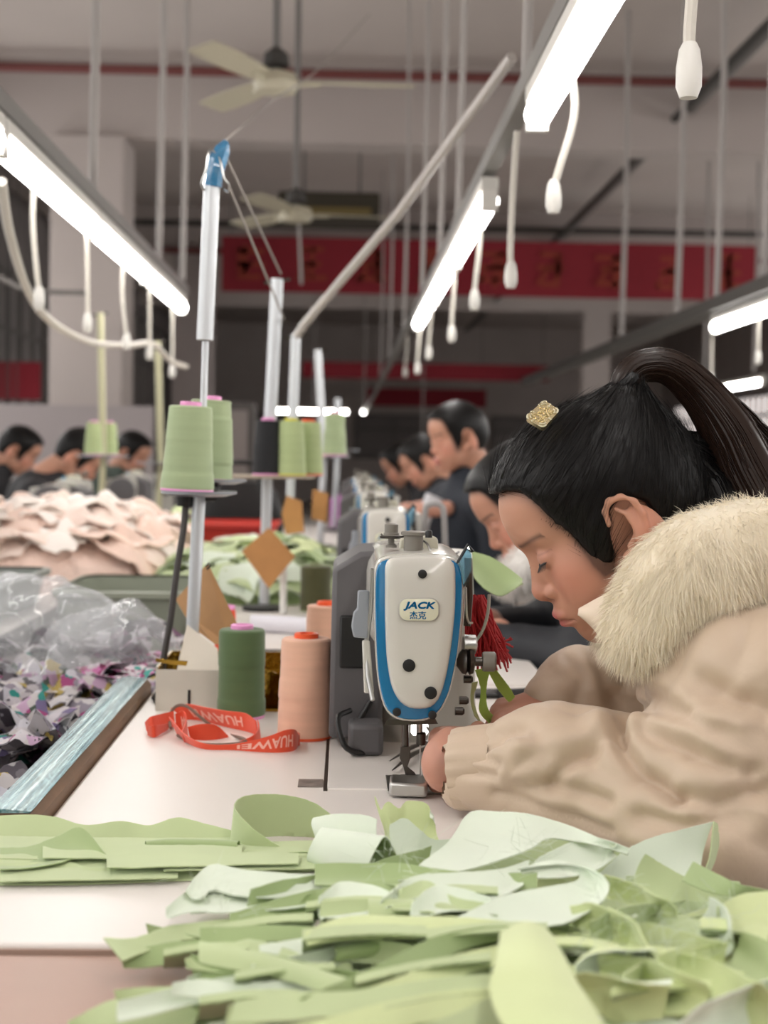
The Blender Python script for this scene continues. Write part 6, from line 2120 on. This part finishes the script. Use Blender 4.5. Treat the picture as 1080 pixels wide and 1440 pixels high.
FLO = [(190, 185, 190), (176, 172, 180), (72, 68, 76), (196, 190, 190), (140, 132, 144), (184, 178, 178), (150, 60, 110), (190, 184, 190), (104, 92, 128), (40, 128, 120), (196, 190, 192), (88, 84, 90), (172, 152, 84), (190, 188, 196), (58, 72, 60), (180, 150, 176)]
P1 = palette_mat('floral_print', FLO, 52)
P2_ = palette_mat('floral_print_dark', [(66, 63, 68), (88, 84, 90), (186, 182, 186), (108, 102, 110), (70, 67, 72), (150, 146, 150), (60, 58, 63), (112, 78, 104)], 48)
P3 = palette_mat('floral_print_pink', [(220, 206, 216), (200, 120, 170), (216, 208, 212), (150, 50, 100), (206, 196, 204), (64, 150, 140), (214, 200, 206), (120, 40, 80)], 85)
P4 = palette_mat('grey_print', [(170, 164, 168), (196, 192, 194), (120, 114, 120), (180, 176, 178), (90, 84, 92)], 40)


def scrap(c, sx, sy, rz, mats, name, label, cat, group, amp=0.02, fs=16, seed=0, th=0.0009, n=12, tilt=(0, 0), zmin=None, drape=None):
    """crumpled rag lying round a point, or draped over a mound"""
    u = np.linspace(-1, 1, n)
    X, Y = np.meshgrid(u, u, indexing='ij')
    r = np.random.default_rng(seed)
    # irregular outline
    a = np.arctan2(Y, X)
    k = 1 + 0.18 * np.sin(a * 3 + r.uniform(0, 6)) + 0.12 * np.sin(a * 5 + r.uniform(0, 6))
    P = np.stack([X * sx * k, Y * sy * k, np.zeros_like(X)], 2).reshape(-1, 3)
    q = P + r.uniform(0, 50, 3)
    z = amp * (np.abs(vnoise(q * fs, seed)) * 1.6 - 0.5) + amp * 0.5 * vnoise(q * fs * 2.2, seed + 1)
    P[:, 2] = z + P[:, 0] * tilt[0] + P[:, 1] * tilt[1]
    P[:, 0] += amp * 0.7 * vnoise(q * fs, seed + 2)
    P[:, 1] += amp * 0.7 * vnoise(q * fs, seed + 3)
    Rz = np.array(Matrix.Rotation(rz, 3, 'Z'))
    P = P @ Rz.T + np.array(c)
    if drape:
        dc, dr = drape
        q_ = 1 - ((P[:, 0] - dc[0]) / dr[0]) ** 2 - ((P[:, 1] - dc[1]) / dr[1]) ** 2
        P[:, 2] += dc[2] + dr[2] * np.sqrt(np.clip(q_, 0, 1)) - c[2]
    if zmin is not None:
        P[:, 2] = np.maximum(P[:, 2], zmin + 0.001)
    o = MB().sheet(P.reshape(n, n, 3), th, (0, 1)).build(name, list(mats), None, smooth=50)
    return tag(o, label, cat, group)


# the trough itself
tr = thing('cloth_trough', 'grey canvas trough between the two table rows', 'trough', (-0.49, 2.0, 0))
MB().bx(-0.66, TX0 - 0.047, 1.08, 3.1, ZT - 0.16, ZT - 0.15).build('trough_bottom', mat('canvas_grey', (120, 118, 116), 0.85), tr)
MB().bx(-0.662, -0.655, 1.08, 3.1, ZT - 0.15, ZT + 0.0).build('trough_side', MATS['canvas_grey'], tr)
for x in (-0.64, -0.35):
    for y in (1.12, 3.05):
        MB().bx(x - 0.015, x + 0.015, y - 0.015, y + 0.015, 0, ZT - 0.16).build('leg', M_leg, tr)
r5 = random.Random(11)
gx, gy = np.meshgrid(np.linspace(-0.652, -0.336, 22), np.linspace(1.09, 3.05, 110), indexing='ij')
gp = np.stack([gx, gy, np.full_like(gx, ZT - 0.085)], 2)
gp[:, :, 2] += (0.03 * np.abs(vnoise(gp.reshape(-1, 3) * 13, 61)) + 0.02 * vnoise(gp.reshape(-1, 3) * 27, 62)).reshape(gx.shape)
tag(MB().sheet(gp, 0.002, (0, 0)).build('printed_cloth', P1, None, smooth=50), 'long crumpled floral printed cloth lining the trough under the scraps', 'cloth')
for k in range(140):
    y = 1.16 + 1.24 * (k / 140) + r5.uniform(-0.05, 0.05)
    x = r5.uniform(-0.62, -0.395)
    z = ZT - 0.055 + 0.05 * r5.random() + 0.03 * max(0, (y - 1.9))
    mt = r5.choice(((P1, P4), (P1, P2_), (P1, P1), (P2_, P4), (P4, P1), (P1, P4), (P1, P4)))
    dark = mt[0] is P2_
    scrap((x, y, z), r5.uniform(0.03, 0.065), r5.uniform(0.03, 0.06), r5.uniform(0, 6), mt, 'printed_scrap',
          'crumpled floral printed cloth scrap in the trough beside the teal strip' if not dark else 'crumpled dark printed cloth scrap in the trough beside the teal strip', 'cloth scrap',
          'floral scraps in the trough' if not dark else 'dark scraps in the trough', 0.026, 20, k, tilt=(r5.uniform(-0.4, 0.4), r5.uniform(-0.5, 0.3)))
for i, (px, py) in enumerate(((185, 925), (205, 945), (165, 945), (228, 925))):
    scrap(onz(px, py, 0.012), 0.045, 0.05, i, (P3, P1), 'printed_scrap', 'pink floral cloth scrap at the far end of the teal strip', 'cloth scrap', 'pink floral scraps', 0.018, 22, 300 + i)
for i, (px, py, z) in enumerate(((120, 905, 0.03), (165, 900, 0.04), (60, 912, 0.02), (190, 895, 0.03), (100, 925, 0.01), (30, 905, 0.02))):
    scrap(onz(px, py, z), 0.075, 0.06, i * 1.3, (P2_ if i % 2 else P4, P2_), 'printed_scrap', 'grey and black cloth scrap under the clear plastic bag', 'cloth scrap', 'scraps under the bag', 0.03, 13, 330 + i)

# clear plastic bag over the end of the trough
M_bag = mat('clear_plastic', (232, 236, 240), 0.07, trans=0.0, alpha=0.30, spec=1.0)


def bag(c, r, seed, label, n=64):
    th = np.linspace(0, 2 * math.pi, n * 2, endpoint=False)
    ph = np.linspace(0.02, 1.0, n)
    V = []
    for p in ph:
        e = math.pi / 2 * p
        V.append(np.stack([np.cos(th) * math.sin(e) ** 0.8 * r[0], np.sin(th) * math.sin(e) ** 0.8 * r[1], np.full(len(th), math.cos(e) * r[2])], 1))
    V = np.stack(V)
    P = V.reshape(-1, 3)
    nn = P / (np.linalg.norm(P, axis=1, keepdims=True) + 1e-9)
    q = P + 3.3 * seed
    w = q + 0.03 * np.stack([vnoise(q * 14, 1), vnoise(q * 14, 2), vnoise(q * 14, 3)], 1)
    d = 0.045 * (np.abs(vnoise(w * 9, seed)) - 0.3) + 0.012 * (np.abs(vnoise(w * 22, seed + 1)) - 0.3) + 0.003 * np.abs(vnoise(w * 60, seed + 2))
    P = P + nn * d[:, None] * 1.25 + np.array(c)
    m = MB()
    k = n * 2
    fs = [(i * k + j_, i * k + (j_ + 1) % k, (i + 1) * k + (j_ + 1) % k, (i + 1) * k + j_) for i in range(n - 1) for j_ in range(k)]
    m.add(P, fs)
    return tag(m.build('plastic_bag', M_bag, smooth=180), label, 'plastic bag')


bag(pix(48, 925, 2.42) , (0.16, 0.17, 0.125), 2, 'large crumpled clear plastic bag over the printed scraps')
bag(pix(160, 925, 2.50), (0.12, 0.13, 0.085), 5, 'smaller clear plastic bag lobe beside the large bag')

# ------------------------------------------------------------------ cloth heaps and bins farther back
MP = [cloth_mat('pink_cloth', (250, 228, 216)), cloth_mat('pink_cloth_light', (252, 240, 232)), cloth_mat('pink_cloth_deep', (242, 212, 196))]
r6 = random.Random(4)
# core of the pink heap keeps the pieces lying on something solid
def mound(c, r, m, name, label, cat, amp=0.03, n=26, seed=1):
    th = np.linspace(0, 2 * math.pi, n * 2, endpoint=False)
    P = []
    for p in np.linspace(0.02, 1, n):
        e = math.pi / 2 * p
        P.append(np.stack([np.cos(th) * math.sin(e) * r[0], np.sin(th) * math.sin(e) * r[1], np.full(len(th), math.cos(e) * r[2])], 1))
    P = np.vstack(P)
    nn = P / (np.linalg.norm(P, axis=1, keepdims=True) + 1e-9)
    P = P + nn * (amp * vnoise(P * 12 + seed, seed))[:, None]
    P[:, 2] = np.maximum(P[:, 2], 0.0)
    m_ = MB()
    k = n * 2
    m_.add(P + np.array(c), [(i * k + j_, i * k + (j_ + 1) % k, (i + 1) * k + (j_ + 1) % k, (i + 1) * k + j_) for i in range(n - 1) for j_ in range(k)])
    return tag(m_.build(name, m, smooth=80), label, cat)


pc = Vector((-0.80, 4.1, ZT))
mound(pc, (0.38, 0.48, 0.17), mat('pink_bundle', (244, 216, 202), 0.8, bump=(9, 1.0, 0.06), var=(6, 0.1)), 'pink_cloth_bundle', 'large bundle of pink cloth under the loose pink pieces', 'cloth bundle', seed=3)
for k in range(80):
    a = r6.uniform(0, 6.28)
    q = math.sqrt(r6.random()) * 0.92
    x, y = pc.x + 0.36 * q * math.cos(a), pc.y + 0.46 * q * math.sin(a)
    z = ZT + 0.16 * math.sqrt(max(0, 1 - q * q)) + 0.03
    scrap((x, y, z), r6.uniform(0.1, 0.19), r6.uniform(0.05, 0.09), r6.uniform(-0.9, 0.9), (r6.choice(MP), MP[1]), 'pink_cloth_piece', 'loose pink cloth piece on the heap in the opposite row', 'cloth piece', 'pink cloth pieces',
          0.04, 11, 500 + k, th=0.004, zmin=ZT, drape=((pc.x, pc.y, ZT + 0.012 + 0.03 * r6.random()), (0.42, 0.52, 0.17)))
pc = Vector((-0.22, 4.0, ZT))
mound(pc, (0.28, 0.55, 0.085), G4, 'green_cloth_bundle', 'bundle of sage cloth under the loose green pieces on the far tables', 'cloth bundle', seed=6)
for k in range(44):
    a = r6.uniform(0, 6.28)
    q = math.sqrt(r6.random()) * 0.97
    x, y = pc.x + 0.27 * q * math.cos(a), pc.y + 0.55 * q * math.sin(a)
    z = ZT + 0.08 * math.sqrt(max(0, 1 - q * q)) + 0.022
    scrap((x, y, z), r6.uniform(0.06, 0.12), r6.uniform(0.04, 0.07), r6.uniform(-0.6, 0.6), r6.choice(((G1, G2), (G3, G1), (G4, G1), (G2, G1))), 'green_cloth_piece', 'loose green cloth piece on the heap behind the cardboard diamond', 'cloth piece',
          'green cloth pieces on the far tables', 0.026, 11, 700 + k, th=0.002, zmin=ZT, drape=((pc.x, pc.y, ZT + 0.012 + 0.02 * r6.random()), (0.30, 0.58, 0.085)))
for i, (px, py, d, m) in enumerate(((240, 725, 5.0, (G3, G1)), (225, 735, 4.9, (G1, G3)), (90, 718, 5.0, (G2, G2)))):
    p = pix(px, py, d)
    scrap((p.x, d, p.z), 0.09 if d > 3 else 0.05, 0.06, 0.4 * i, m, 'green_cloth_piece', ('green cloth piece at the far side of the pink heap' if d > 3 else 'green cloth piece lying before the worker with white fur'), 'cloth piece',
          'green pieces by the pink heap' if d > 3 else 'green pieces by the second worker', 0.03, 11, 800 + i, th=0.002)
p = onz(262, 722)
def tub(x0_, x1_, y0_, y1_, z0_, z1_, m, label, name='plastic_tub'):
    t = thing(name, label, 'tub', ((x0_ + x1_) / 2, (y0_ + y1_) / 2, z0_))
    cx, cy = (x0_ + x1_) / 2, (y0_ + y1_) / 2
    rr2 = lambda s, z: [(cx + a * (x1_ - x0_) * s, cy + b * (y1_ - y0_) * s, z) for a, b in rrect(1, 1, 0.12, 4)]
    MB().loft([rr2(0.9, z0_), rr2(1.0, z1_), rr2(0.97, z1_), rr2(0.87, z0_ + 0.006)]).build('tub_wall', m, t, smooth=50)
    MB().loft([rr2(1.0, z1_ - 0.012), rr2(1.06, z1_ - 0.008), rr2(1.06, z1_ + 0.004), rr2(0.98, z1_ + 0.006)], cap=False).build('tub_rim', m, t, smooth=50)
    return t


M_tub = mat('tub_grey_green', (150, 156, 140), 0.5)
tub(-0.62, -0.34, 3.12, 3.55, ZT - 0.13, ZT + 0.055, M_tub, 'grey green plastic tub in front of the pink cloth')
tub(-1.02, -0.70, 2.95, 3.5, ZT, ZT + 0.075, mat('tub_grey', (140, 146, 140), 0.5), 'flat grey tub behind the large plastic bag')
tub(-0.58, -0.24, 5.0, 5.4, ZT, ZT + 0.11, mat('tub_red', (206, 58, 44), 0.45), 'red plastic tub behind the thread stand')
tub(-0.40, -0.10, 4.62, 4.95, ZT, ZT + 0.05, mat('tub_blue', (60, 100, 160), 0.45), 'low blue plastic tub among the green cloth')
b_ = thing('dark_bag', 'dark bag standing behind the thread stand plates', 'bag', (-0.42, 5.9, ZT))
MB().loft([[(-0.42 + a * w, 5.9 + b * 0.12, z) for a, b in rrect(1, 1, 0.3, 5)] for z, w in ((ZT, 0.34), (ZT + 0.1, 0.36), (ZT + 0.2, 0.3), (ZT + 0.24, 0.2))]).build('bag_body', M_black, b_, smooth=60)
MB().tube(spl([(-0.5, 5.9, ZT + 0.23), (-0.48, 5.9, ZT + 0.31), (-0.36, 5.9, ZT + 0.31), (-0.34, 5.9, ZT + 0.23)], 14), 0.01, 8).build('handle', M_black, b_)
# coiled hose on the second machine
tag(MB().tube(spl([pix(597, 775, 2.9), pix(598, 720, 2.9), pix(604, 710, 2.9), pix(618, 710, 2.9), pix(624, 722, 2.9), pix(626, 775, 2.9)], 40), 0.006, 8).build('lamp_hose', mat('hose_grey', (166, 166, 166), 0.4)),
    'bent grey hose standing beside the second machine', 'hose')
